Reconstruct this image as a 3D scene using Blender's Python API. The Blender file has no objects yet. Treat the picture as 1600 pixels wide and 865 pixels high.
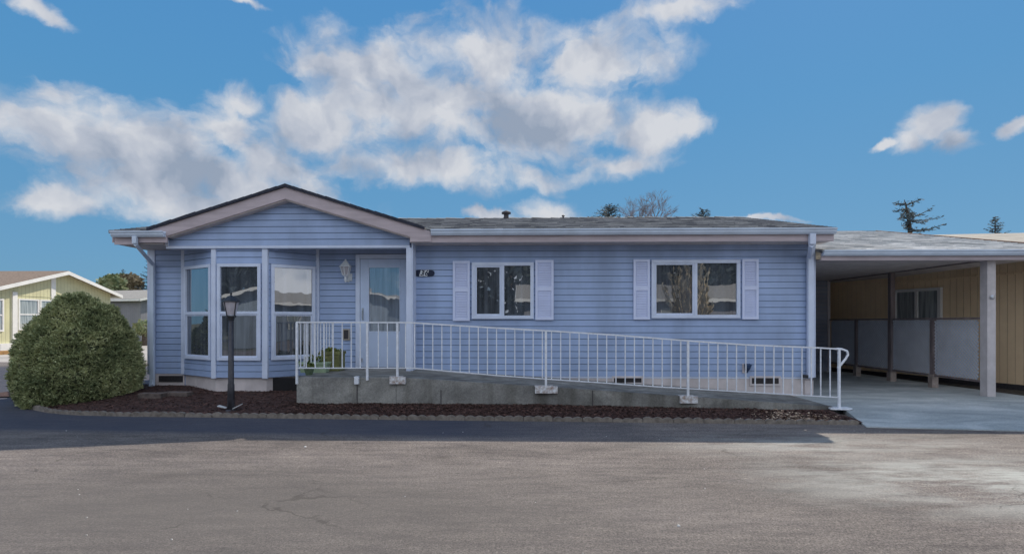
import bpy, bmesh, math, random
from mathutils import Vector, Matrix, Euler, noise
random.seed(7)
R = math.radians
S = bpy.context.scene
COL = S.collection

# ------------------------------------------------------------------ survey helpers (photo point -> place)
F = 850.0; H = 1.40; HZ = 504.0; YAW = R(1.3)
sn, cs = math.sin(YAW), math.cos(YAW)
def P(px, py, Y):
    u = (px-800)/F; v = (HZ-py)/F
    t = Y/(u*sn+cs)
    return Vector((t*(u*cs-sn), Y, H+t*v))
def PX(px, Y): return P(px, 504, Y).x
def PZ(px, py, Y): return P(px, py, Y).z
def G(px, py, z=0.0):
    u = (px-800)/F; v = (HZ-py)/F
    t = (z-H)/v
    return Vector((t*(u*cs-sn), t*(u*sn+cs), z))
def YX(px, X):
    u = (px-800)/F
    return X*(u*sn+cs)/(u*cs-sn)

# ------------------------------------------------------------------ materials
def N(nt, typ, **kw):
    n = nt.nodes.new(typ)
    for k, v in kw.items(): setattr(n, k, v)
    return n
def ramp(nt, stops, interp='LINEAR'):
    r = N(nt, 'ShaderNodeValToRGB'); cr = r.color_ramp; cr.interpolation = interp
    while len(cr.elements) > 1: cr.elements.remove(cr.elements[-1])
    cr.elements[0].position = stops[0][0]; cr.elements[0].color = (*stops[0][1], 1)
    for p, c in stops[1:]:
        e = cr.elements.new(p); e.color = (*c, 1)
    return r
def mat(name, col, rough=.6, var=.12, scale=3., bump=0., bscale=60., metal=0., stretch=(1,1,1), col2=None, spec=.5, dirt=0.):
    m = bpy.data.materials.new(name); m.use_nodes = True; nt = m.node_tree
    b = nt.nodes['Principled BSDF']
    b.inputs['Roughness'].default_value = rough; b.inputs['Metallic'].default_value = metal
    b.inputs['Specular IOR Level'].default_value = spec
    geo = N(nt, 'ShaderNodeNewGeometry')
    mp = N(nt, 'ShaderNodeMapping'); mp.inputs['Scale'].default_value = stretch
    nt.links.new(geo.outputs['Position'], mp.inputs['Vector'])
    n1 = N(nt, 'ShaderNodeTexNoise'); n1.inputs['Scale'].default_value = scale; n1.inputs['Detail'].default_value = 6
    n1.inputs['Roughness'].default_value = .62
    nt.links.new(mp.outputs[0], n1.inputs['Vector'])
    c2 = col2 or tuple(c*(1-2.2*var) for c in col)
    c1 = col if col2 else tuple(min(1, c*(1+var)) for c in col)
    r = ramp(nt, [(.32, c2), (.66, c1)])
    nt.links.new(n1.outputs['Fac'], r.inputs['Fac'])
    out = r.outputs['Color']
    if dirt > 0:
        n3 = N(nt, 'ShaderNodeTexNoise'); n3.inputs['Scale'].default_value = 1.1; n3.inputs['Detail'].default_value = 8
        mp3 = N(nt, 'ShaderNodeMapping'); mp3.inputs['Scale'].default_value = (2.2, 2.2, .5)
        nt.links.new(geo.outputs['Position'], mp3.inputs[0]); nt.links.new(mp3.outputs[0], n3.inputs['Vector'])
        r3 = ramp(nt, [(.35, (1-dirt,)*3), (.62, (1, 1, 1))]); nt.links.new(n3.outputs['Fac'], r3.inputs['Fac'])
        mx = N(nt, 'ShaderNodeMix', data_type='RGBA', blend_type='MULTIPLY'); mx.inputs['Factor'].default_value = 1
        nt.links.new(out, mx.inputs['A']); nt.links.new(r3.outputs['Color'], mx.inputs['B']); out = mx.outputs['Result']
    nt.links.new(out, b.inputs['Base Color'])
    if bump > 0:
        n2 = N(nt, 'ShaderNodeTexNoise'); n2.inputs['Scale'].default_value = bscale; n2.inputs['Detail'].default_value = 5
        nt.links.new(mp.outputs[0], n2.inputs['Vector'])
        bp = N(nt, 'ShaderNodeBump'); bp.inputs['Strength'].default_value = bump; bp.inputs['Distance'].default_value = .01
        nt.links.new(n2.outputs['Fac'], bp.inputs['Height']); nt.links.new(bp.outputs[0], b.inputs['Normal'])
    return m

M = {}
M['siding'] = mat('blue_grey_vinyl', (.34,.45,.68), .5, .06, 1.2, dirt=.17)
M['lap_shade'] = mat('siding_lap_shade', (.225,.30,.43), .8, .05, 2.)  # darker tone painting the shadow line under each siding lap
M['siding_dark'] = mat('shed_vinyl', (.30,.32,.38), .6, .08, 2.)
M['trim'] = mat('white_vinyl_trim', (.62,.70,.86), .45, .04, 4., .1, 90, dirt=.06)
M['gutter'] = mat('gutter_enamel', (.60,.70,.84), .4, .05, 3., .1, 40, dirt=.12)
M['fascia'] = mat('mauve_fascia', (.50,.43,.455), .65, .08, 5., .3, 60, stretch=(.3,1,3), dirt=.10)
M['soffit'] = mat('soffit', (.62,.56,.54), .7, .08, 5.)
M['skirt'] = mat('skirting_panel', (.64,.585,.58), .7, .07, 4., .2, 40, dirt=.18)
M['shutter'] = mat('shutter_plastic', (.62,.69,.90), .45, .03, 4.)
M['door'] = mat('door_paint', (.52,.62,.80), .4, .04, 2.)
M['rail'] = mat('rail_paint', (.74,.78,.84), .4, .08, 20., .1, 90)
M['rust'] = mat('chipped_plate_paint', (.72,.76,.80), .6, .1, 22., .4, 60, col2=(.30,.22,.18))
M['dark'] = mat('dark_void', (.012,.012,.014), .9, .1)
M['vent'] = mat('vent_metal', (.05,.045,.05), .6, .2, 30.)
M['black'] = mat('black_paint', (.02,.022,.028), .45, .2, 20.)
M['pole'] = mat('bronze_pole_paint', (.045,.045,.055), .5, .2, 12., .2, 60)
M['post'] = mat('carport_post_paint', (.55,.52,.53), .6, .06, 6., .2, 60, dirt=.15)
M['lattice'] = mat('lattice_vinyl', (.54,.57,.63), .55, .05, 5.)
M['brownpost'] = mat('weathered_dark_wood', (.22,.18,.18), .8, .2, 8., .4, 40, stretch=(1,1,.2))
M['woodbase'] = mat('weathered_post_base', (.34,.28,.25), .8, .15, 8.)
M['greenwall'] = mat('green_wall', (.60,.58,.36), .7, .05, 1.5)
M['whitewood'] = mat('white_wood', (.78,.77,.74), .55, .04, 3.)
M['brownroof'] = mat('brown_shingles', (.26,.19,.14), .9, .2, 12., .5, 50)
M['greywall'] = mat('grey_wall', (.24,.24,.27), .7, .05, 1.5)
M['greyroof'] = mat('pale_shingles', (.33,.31,.28), .9, .15, 10., .5, 50)
M['bluewall'] = mat('slate_blue_wall', (.22,.27,.33), .7, .05, 1.5)
M['tan'] = mat('tan_wall', (.98,.73,.47), .65, .05, 1.5, .15, 60, dirt=.08)
M['tanroof'] = mat('tan_shingles', (.36,.33,.28), .9, .15, 6., .6, 40, stretch=(.4,2,2))
M['tanfascia'] = mat('brown_rake', (.25,.14,.085), .6, .1, 5.)
M['stone'] = mat('edging_concrete', (.25,.22,.19), .9, .25, 14., .8, 60, col2=(.12,.105,.09))
M['stoneworn'] = mat('landscape_block', (.12,.095,.085), .9, .25, 10., .8, 40)
M['bark'] = mat('bark', (.09,.07,.055), .9, .2, 8., .6, 30)
M['barkpale'] = mat('bare_twig_bark', (.30,.28,.31), .9, .15, 2.)
M['planterg'] = mat('pale_green_planter', (.30,.40,.26), .55, .08, 8.)
M['plantero'] = mat('olive_planter', (.16,.17,.06), .7, .2, 12., .3, 40)
M['pot'] = mat('green_pot', (.11,.16,.09), .7, .12, 12.)
M['navy'] = mat('navy_plaque', (.008,.014,.045), .35, .1)
M['white'] = mat('tile_white', (.72,.76,.78), .4, .03)
M['teal'] = mat('blue_hood', (.02,.05,.12), .5, .1)
M['frost'] = mat('frosted_lamp_glass', (.48,.46,.50), .35, .06, 12.)
M['metal'] = mat('handle_metal', (.45,.48,.52), .3, .05, 5., metal=.8)
M['beige'] = mat('beige_plastic', (.40,.36,.30), .5, .05)
M['leaffin'] = mat('pale_ground_spike', (.55,.58,.60), .5, .05)
M['backing'] = mat('window_interior', (.035,.037,.042), .9, .3, 5.)
M['blind'] = mat('window_blind', (.50,.48,.44), .8, .06, 3.)

def glass_mat(name, tint, refl=.3, streak=0., bump=.0, bands=False):
    m = bpy.data.materials.new(name); m.use_nodes = True; nt = m.node_tree
    nt.nodes.clear(); o = N(nt, 'ShaderNodeOutputMaterial')
    d = N(nt, 'ShaderNodeBsdfDiffuse'); g = N(nt, 'ShaderNodeBsdfGlossy'); mx = N(nt, 'ShaderNodeMixShader')
    geo = N(nt, 'ShaderNodeNewGeometry')
    mp = N(nt, 'ShaderNodeMapping'); mp.inputs['Scale'].default_value = (9, 9, .6)
    nt.links.new(geo.outputs['Position'], mp.inputs[0])
    n = N(nt, 'ShaderNodeTexNoise'); n.inputs['Scale'].default_value = 1.6; n.inputs['Detail'].default_value = 4
    nt.links.new(mp.outputs[0], n.inputs['Vector'])
    r = ramp(nt, [(.35, tuple(c*.55 for c in tint)), (.7, tuple(c*1.5 for c in tint))])
    nt.links.new(n.outputs['Fac'], r.inputs[0]); nt.links.new(r.outputs[0], d.inputs['Color'])
    g.inputs['Color'].default_value = (.92,.95,1,1); g.inputs['Roughness'].default_value = .012
    lw = N(nt, 'ShaderNodeFresnel'); lw.inputs['IOR'].default_value = 1.5
    ma = N(nt, 'ShaderNodeMath', operation='MULTIPLY_ADD'); ma.inputs[1].default_value = 1.6; ma.inputs[2].default_value = refl-.06
    ma.use_clamp = True
    nt.links.new(lw.outputs[0], ma.inputs[0]); nt.links.new(ma.outputs[0], mx.inputs[0])
    nt.links.new(d.outputs[0], mx.inputs[1]); nt.links.new(g.outputs[0], mx.inputs[2]); nt.links.new(mx.outputs[0], o.inputs[0])
    if bump:
        n2 = N(nt, 'ShaderNodeTexNoise'); n2.inputs['Scale'].default_value = 2.2; n2.inputs['Detail'].default_value = 2
        nt.links.new(geo.outputs['Position'], n2.inputs['Vector'])
        b = N(nt, 'ShaderNodeBump'); b.inputs['Strength'].default_value = bump; b.inputs['Distance'].default_value = .02
        nt.links.new(n2.outputs[0], b.inputs['Height']); nt.links.new(b.outputs[0], g.inputs['Normal'])
    return m
M['glass'] = glass_mat('window_glass', (.075,.088,.105), .27, bump=.05)
M['screen'] = glass_mat('window_screen', (.070,.080,.095), .17, bump=.05)
M['dglass'] = glass_mat('storm_door_glass', (.17,.20,.24), .24, bump=.16)
M['farglass'] = glass_mat('far_window_glass', (.36,.38,.36), .18)

def shingle(name, c1, c2, c3):
    m = bpy.data.materials.new(name); m.use_nodes = True; nt = m.node_tree; b = nt.nodes['Principled BSDF']
    b.inputs['Roughness'].default_value = .92; b.inputs['Specular IOR Level'].default_value = .2
    geo = N(nt, 'ShaderNodeNewGeometry')
    mp = N(nt, 'ShaderNodeMapping'); mp.inputs['Scale'].default_value = (3.2, 7.2, 0)
    nt.links.new(geo.outputs['Position'], mp.inputs[0])
    v = N(nt, 'ShaderNodeTexVoronoi'); v.inputs['Scale'].default_value = 1.; v.distance = 'CHEBYCHEV'
    nt.links.new(mp.outputs[0], v.inputs['Vector'])
    sep = N(nt, 'ShaderNodeSeparateColor'); nt.links.new(v.outputs['Color'], sep.inputs[0])
    r = ramp(nt, [(0, c1), (.45, c2), (1, c3)]); nt.links.new(sep.outputs[0], r.inputs[0])
    n = N(nt, 'ShaderNodeTexNoise'); n.inputs['Scale'].default_value = 1.3; n.inputs['Detail'].default_value = 9; n.inputs['Roughness'].default_value=.7
    nt.links.new(geo.outputs['Position'], n.inputs['Vector'])
    r2 = ramp(nt, [(.3, (.62,.62,.62)), (.68, (1.1,1.1,1.1))]); nt.links.new(n.outputs[0], r2.inputs[0])
    mx = N(nt, 'ShaderNodeMix', data_type='RGBA', blend_type='MULTIPLY'); mx.inputs['Factor'].default_value = 1
    nt.links.new(r.outputs[0], mx.inputs['A']); nt.links.new(r2.outputs[0], mx.inputs['B'])
    nt.links.new(mx.outputs['Result'], b.inputs['Base Color'])
    n3 = N(nt, 'ShaderNodeTexNoise'); n3.inputs['Scale'].default_value = 90
    nt.links.new(geo.outputs['Position'], n3.inputs['Vector'])
    bp = N(nt, 'ShaderNodeBump'); bp.inputs['Strength'].default_value = .6; bp.inputs['Distance'].default_value = .01
    nt.links.new(n3.outputs[0], bp.inputs['Height']); nt.links.new(bp.outputs[0], b.inputs['Normal'])
    return m
M['shingle'] = shingle('asphalt_shingles', (.11,.115,.13), (.24,.245,.26), (.42,.42,.41))
M['shingle2'] = shingle('pale_asphalt_shingles', (.40,.42,.43), (.56,.57,.57), (.74,.73,.71))
M['rakeedge'] = mat('shingle_edge', (.030,.035,.055), .9, .2, 14.)

def groove(m, spacing=.2, axis='X', rot=0.):
    """vertical panel grooves on a sheet-siding material (bump, with groove shade also darkened into the colour)"""
    nt = m.node_tree; b = nt.nodes['Principled BSDF']
    tc = N(nt, 'ShaderNodeTexCoord'); sx = N(nt, 'ShaderNodeSeparateXYZ'); nt.links.new(tc.outputs['Object'], sx.inputs[0])
    add = N(nt, 'ShaderNodeMath', operation='ADD'); nt.links.new(sx.outputs['X'], add.inputs[0]); nt.links.new(sx.outputs['Y'], add.inputs[1])
    dv = N(nt, 'ShaderNodeMath', operation='DIVIDE'); dv.inputs[1].default_value = spacing; nt.links.new(add.outputs[0], dv.inputs[0])
    fr = N(nt, 'ShaderNodeMath', operation='FRACT'); nt.links.new(dv.outputs[0], fr.inputs[0])
    r = ramp(nt, [(0, (0,0,0)), (.04, (0,0,0)), (.07, (1,1,1)), (1, (1,1,1))]); nt.links.new(fr.outputs[0], r.inputs[0])
    bp = N(nt, 'ShaderNodeBump'); bp.inputs['Strength'].default_value = .9; bp.inputs['Distance'].default_value = .02
    nt.links.new(r.outputs[0], bp.inputs['Height']); nt.links.new(bp.outputs[0], b.inputs['Normal'])
    src = b.inputs['Base Color'].links[0].from_socket
    mx = N(nt, 'ShaderNodeMix', data_type='RGBA', blend_type='MULTIPLY'); mx.inputs['Factor'].default_value = .26  # groove shade multiplied into the base colour
    nt.links.new(src, mx.inputs['A']); nt.links.new(r.outputs[0], mx.inputs['B']); nt.links.new(mx.outputs['Result'], b.inputs['Base Color'])
groove(M['greenwall']); groove(M['greywall']); groove(M['tan'], .14)

# asphalt
def asphalt():
    m = bpy.data.materials.new('worn_asphalt'); m.use_nodes = True; nt = m.node_tree; b = nt.nodes['Principled BSDF']; L = nt.links.new
    b.inputs['Roughness'].default_value = .88; b.inputs['Specular IOR Level'].default_value = .25
    geo = N(nt, 'ShaderNodeNewGeometry')
    def nz(sc, det=6, stretch=(1,1,1), rough=.6):
        mp = N(nt, 'ShaderNodeMapping'); mp.inputs['Scale'].default_value = stretch; L(geo.outputs['Position'], mp.inputs[0])
        n = N(nt, 'ShaderNodeTexNoise'); n.inputs['Scale'].default_value = sc; n.inputs['Detail'].default_value = det; n.inputs['Roughness'].default_value = rough
        L(mp.outputs[0], n.inputs['Vector']); return n.outputs['Fac']
    base = ramp(nt, [(.30, (.118,.104,.098)), (.48, (.190,.166,.153)), (.70, (.28,.245,.225))]); L(nz(.55, 9, (.55,1.3,1), .66), base.inputs[0])
    def mul(a, bb, f=1., bt='MULTIPLY'):
        mx = N(nt, 'ShaderNodeMix', data_type='RGBA', blend_type=bt); mx.inputs['Factor'].default_value = f
        L(a, mx.inputs['A']); L(bb, mx.inputs['B']); return mx.outputs['Result']
    r2 = ramp(nt, [(.36, (.28,.28,.30)), (.49, (.95,.95,.95)), (.64, (1.45,1.43,1.38))]); L(nz(75, 3, rough=.8), r2.inputs[0])
    c = mul(base.outputs[0], r2.outputs[0], 1.)
    r2b = ramp(nt, [(.34, (.62,.60,.60)), (.52, (1,1,1)), (.66, (1.22,1.22,1.22))]); L(nz(28, 4, rough=.75), r2b.inputs[0])
    c = mul(c, r2b.outputs[0], .8)
    r3 = ramp(nt, [(.36, (.60,.60,.64)), (.60, (1.12,1.12,1.10))]); L(nz(5.5, 6, (.35,1.6,1), .7), r3.inputs[0])
    c = mul(c, r3.outputs[0], .75)
    # voronoi stones
    v = N(nt, 'ShaderNodeTexVoronoi'); v.inputs['Scale'].default_value = 95; L(geo.outputs['Position'], v.inputs['Vector'])
    sp = N(nt, 'ShaderNodeSeparateColor'); L(v.outputs['Color'], sp.inputs[0])
    r4 = ramp(nt, [(0, (.55,.55,.58)), (.5, (1,1,1)), (.93, (1.1,1.1,1.1)), (1, (1.75,1.7,1.6))]); L(sp.outputs[0], r4.inputs[0])
    c = mul(c, r4.outputs[0], .65)
    # bleached patch toward the driveway mouth at the right
    sx = N(nt, 'ShaderNodeSeparateXYZ'); L(geo.outputs['Position'], sx.inputs[0])
    def gauss(cx, cy, rx, ry):
        a = N(nt, 'ShaderNodeVectorMath', operation='SUBTRACT'); a.inputs[1].default_value = (cx, cy, 0); L(geo.outputs['Position'], a.inputs[0])
        d = N(nt, 'ShaderNodeVectorMath', operation='MULTIPLY'); d.inputs[1].default_value = (1/rx, 1/ry, 0); L(a.outputs[0], d.inputs[0])
        l = N(nt, 'ShaderNodeVectorMath', operation='LENGTH'); L(d.outputs[0], l.inputs[0])
        s = N(nt, 'ShaderNodeMapRange'); s.inputs['From Min'].default_value = 1.; s.inputs['From Max'].default_value = .1; L(l.outputs['Value'], s.inputs[0])
        return s.outputs[0]
    def mth(op, a, bb):
        n = N(nt, 'ShaderNodeMath', operation=op)
        for i, q in enumerate((a, bb)):
            if isinstance(q, (int, float)): n.inputs[i].default_value = q
            else: L(q, n.inputs[i])
        return n.outputs[0]
    g1 = mth('MAXIMUM', gauss(4.2, 4.9, 2.6, 1.2), mth('MULTIPLY', gauss(3.6, 6.3, 2.6, .9), .55))
    w = N(nt, 'ShaderNodeMapRange'); w.inputs['From Min'].default_value = .40; w.inputs['From Max'].default_value = .60
    L(nz(2.1, 8, (.45,1.5,1), .7), w.inputs[0])
    f = mth('MULTIPLY', mth('MULTIPLY', g1, w.outputs[0]), 1.1)
    mxp = N(nt, 'ShaderNodeMix', data_type='RGBA'); L(f, mxp.inputs['Factor']); L(c, mxp.inputs['A']); mxp.inputs['B'].default_value = (.42,.43,.40,1); c = mxp.outputs['Result']
    # darker zone in the middle of the lane
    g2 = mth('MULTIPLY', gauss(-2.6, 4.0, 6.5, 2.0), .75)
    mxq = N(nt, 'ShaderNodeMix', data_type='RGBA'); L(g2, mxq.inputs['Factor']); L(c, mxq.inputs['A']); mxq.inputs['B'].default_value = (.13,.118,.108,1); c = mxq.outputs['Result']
    # bluish dark tone painted as shade beside the bed and down the side lane
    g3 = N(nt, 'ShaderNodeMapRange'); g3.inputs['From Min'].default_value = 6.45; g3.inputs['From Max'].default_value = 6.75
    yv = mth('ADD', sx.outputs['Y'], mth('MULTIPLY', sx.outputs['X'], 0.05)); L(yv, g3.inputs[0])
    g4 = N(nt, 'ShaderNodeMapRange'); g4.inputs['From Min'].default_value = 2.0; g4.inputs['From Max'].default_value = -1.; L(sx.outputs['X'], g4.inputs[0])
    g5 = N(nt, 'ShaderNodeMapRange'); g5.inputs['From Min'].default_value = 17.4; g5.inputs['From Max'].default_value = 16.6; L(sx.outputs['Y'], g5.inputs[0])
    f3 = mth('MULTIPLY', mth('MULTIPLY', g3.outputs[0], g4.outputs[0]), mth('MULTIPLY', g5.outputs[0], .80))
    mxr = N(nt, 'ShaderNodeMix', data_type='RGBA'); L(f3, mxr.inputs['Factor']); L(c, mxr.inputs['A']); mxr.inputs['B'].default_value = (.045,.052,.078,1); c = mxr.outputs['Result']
    # small oil stains and hairline cracks
    for (px_, py_, rx, ry, st) in ((692,714,.16,.10,.55),(250,745,.5,.22,.35),(1120,760,.35,.16,.30),(930,700,.22,.08,.35)):
        g_ = G(px_, py_); fs = mth('MULTIPLY', gauss(g_.x, g_.y, rx, ry), st)
        ms = N(nt, 'ShaderNodeMix', data_type='RGBA'); L(fs, ms.inputs['Factor']); L(c, ms.inputs['A']); ms.inputs['B'].default_value = (.06,.052,.048,1); c = ms.outputs['Result']
    wn = N(nt, 'ShaderNodeTexNoise'); wn.inputs['Scale'].default_value = 2.; wn.inputs['Detail'].default_value = 6; L(geo.outputs['Position'], wn.inputs['Vector'])
    wv = N(nt, 'ShaderNodeVectorMath', operation='MULTIPLY_ADD'); wv.inputs[1].default_value = (.7,.7,0); L(wn.outputs['Color'], wv.inputs[0]); L(geo.outputs['Position'], wv.inputs[2])
    vc = N(nt, 'ShaderNodeTexVoronoi'); vc.feature = 'DISTANCE_TO_EDGE'; vc.inputs['Scale'].default_value = .33; L(wv.outputs[0], vc.inputs['Vector'])
    cr = N(nt, 'ShaderNodeMapRange'); cr.inputs['From Min'].default_value = .0045; cr.inputs['From Max'].default_value = .0015; L(vc.outputs['Distance'], cr.inputs[0])
    cmk = N(nt, 'ShaderNodeMapRange'); cmk.inputs['From Min'].default_value = .48; cmk.inputs['From Max'].default_value = .58; L(nz(.9, 3), cmk.inputs[0])
    fc = mth('MULTIPLY', mth('MULTIPLY', cr.outputs[0], cmk.outputs[0]), .5)
    mc = N(nt, 'ShaderNodeMix', data_type='RGBA'); L(fc, mc.inputs['Factor']); L(c, mc.inputs['A']); mc.inputs['B'].default_value = (.05,.045,.04,1); c = mc.outputs['Result']
    L(c, b.inputs['Base Color'])
    bp = N(nt, 'ShaderNodeBump'); bp.inputs['Strength'].default_value = .75; bp.inputs['Distance'].default_value = .008
    L(mth('ADD', nz(85, 4, rough=.8), mth('MULTIPLY', nz(9, 4), .5)), bp.inputs['Height']); L(bp.outputs[0], b.inputs['Normal'])
    return m
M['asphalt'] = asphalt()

def concrete(name, c1, c2, c3, sc=1.2, streak=0.):
    m = bpy.data.materials.new(name); m.use_nodes = True; nt = m.node_tree; b = nt.nodes['Principled BSDF']; L = nt.links.new
    b.inputs['Roughness'].default_value = .85; b.inputs['Specular IOR Level'].default_value = .25
    geo = N(nt, 'ShaderNodeNewGeometry')
    mp = N(nt, 'ShaderNodeMapping'); mp.inputs['Scale'].default_value = (.6,1.4,1.); L(geo.outputs['Position'], mp.inputs[0])
    n = N(nt, 'ShaderNodeTexNoise'); n.inputs['Scale'].default_value = sc; n.inputs['Detail'].default_value = 10; n.inputs['Roughness'].default_value = .68
    n.inputs['Distortion'].default_value = .6
    L(mp.outputs[0], n.inputs['Vector'])
    r = ramp(nt, [(.33, c1), (.5, c2), (.66, c3)]); L(n.outputs[0], r.inputs[0])
    n2 = N(nt, 'ShaderNodeTexNoise'); n2.inputs['Scale'].default_value = 55; n2.inputs['Detail'].default_value = 5; L(geo.outputs['Position'], n2.inputs['Vector'])
    r2 = ramp(nt, [(.35, (.75,.75,.75)), (.6, (1.08,1.08,1.08))]); L(n2.outputs[0], r2.inputs[0])
    mx = N(nt, 'ShaderNodeMix', data_type='RGBA', blend_type='MULTIPLY'); mx.inputs['Factor'].default_value = .8
    mp4 = N(nt, 'ShaderNodeMapping'); mp4.inputs['Scale'].default_value = (5,5,.35); L(geo.outputs['Position'], mp4.inputs[0])
    n4 = N(nt, 'ShaderNodeTexNoise'); n4.inputs['Scale'].default_value = 1.; n4.inputs['Detail'].default_value = 7; L(mp4.outputs[0], n4.inputs['Vector'])
    r4 = ramp(nt, [(.36, (.70,.69,.66)), (.60, (1.1,1.1,1.1))]); L(n4.outputs[0], r4.inputs[0])
    mx4 = N(nt, 'ShaderNodeMix', data_type='RGBA', blend_type='MULTIPLY'); mx4.inputs['Factor'].default_value = streak
    L(r.outputs[0], mx.inputs['A']); L(r2.outputs[0], mx.inputs['B']); L(mx.outputs['Result'], mx4.inputs['A']); L(r4.outputs[0], mx4.inputs['B']); L(mx4.outputs['Result'], b.inputs['Base Color'])
    bp = N(nt, 'ShaderNodeBump'); bp.inputs['Strength'].default_value = .5; bp.inputs['Distance'].default_value = .006
    L(n2.outputs[0], bp.inputs['Height']); L(bp.outputs[0], b.inputs['Normal'])
    return m
M['slab'] = concrete('driveway_concrete', (.26,.29,.30), (.36,.40,.41), (.54,.57,.57))
M['ramp'] = concrete('ramp_concrete', (.135,.135,.13), (.21,.21,.20), (.32,.32,.30), 1.6, 1.)
M['mulch'] = mat('mulch_soil', (.070,.034,.028), .95, .3, 9., .9, 70)
M['gravel'] = mat('bounce_gravel', (.55,.50,.42), .95, .25, 9., .9, 40)  # ground tone kept pale to bounce sun onto the tan wall
M['soil'] = mat('dark_soil', (.06,.052,.045), .95, .3, 9., .9, 50)
M['farground'] = mat('far_ground', (.10,.10,.06), .95, .3, .3)
M['paleroad'] = mat('pale_side_street', (.40,.37,.34), .9, .1, .6)
M['grass'] = mat('far_grass', (.20,.24,.03), .95, .25, 3.)

def leafmat(name, cols, scale=3., rough=.75, trans=.0):
    m = bpy.data.materials.new(name); m.use_nodes = True; nt = m.node_tree; b = nt.nodes['Principled BSDF']; L = nt.links.new
    b.inputs['Roughness'].default_value = rough; b.inputs['Specular IOR Level'].default_value = .25
    geo = N(nt, 'ShaderNodeNewGeometry')
    n = N(nt, 'ShaderNodeTexNoise'); n.inputs['Scale'].default_value = scale; n.inputs['Detail'].default_value = 5; L(geo.outputs['Position'], n.inputs['Vector'])
    r = ramp(nt, [(.3, cols[0]), (.5, cols[1]), (.7, cols[2])])
    ad = N(nt, 'ShaderNodeMath', operation='MULTIPLY_ADD'); ad.inputs[1].default_value = .35
    sb = N(nt, 'ShaderNodeMath', operation='SUBTRACT'); sb.inputs[1].default_value = .17; L(n.outputs[0], sb.inputs[0])
    L(geo.outputs['Random Per Island'], ad.inputs[0]); L(sb.outputs[0], ad.inputs[2]); L(ad.outputs[0], r.inputs[0])
    L(r.outputs[0], b.inputs['Base Color'])
    return m
M['shrub'] = leafmat('dwarf_conifer_foliage', ((.16,.20,.095), (.33,.37,.18), (.54,.56,.30)), 3.2)
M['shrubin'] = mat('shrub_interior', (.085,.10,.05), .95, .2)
M['needle'] = leafmat('conifer_needles', ((.045,.062,.072), (.075,.098,.105), (.11,.135,.13)), 1.)
M['hedge'] = leafmat('broadleaf_foliage', ((.16,.20,.10), (.27,.31,.16), (.40,.40,.22)), 1.)
M['drybush'] = leafmat('dry_winter_foliage', ((.16,.13,.08), (.26,.21,.13), (.34,.28,.18)), 1.)
M['plume'] = leafmat('pampas_plume', ((.40,.32,.20), (.60,.50,.34), (.80,.70,.52)), 2.)
M['planty'] = leafmat('planter_leaves', ((.05,.09,.02), (.12,.15,.04), (.24,.23,.07)), 9.)
M['chips'] = leafmat('bark_mulch', ((.035,.020,.017), (.075,.040,.033), (.15,.085,.07)), 14., .95)
M['sunpatch_leaf'] = leafmat('sunlit_patch_leaves', ((.16,.10,.07), (.34,.24,.17), (.55,.44,.33)), 14., .9)  # dry leaves toned pale to stand in for a sunlit patch
M['pebble'] = leafmat('road_grit', ((.35,.33,.3), (.5,.48,.45), (.7,.68,.65)), 20., .9)

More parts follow.
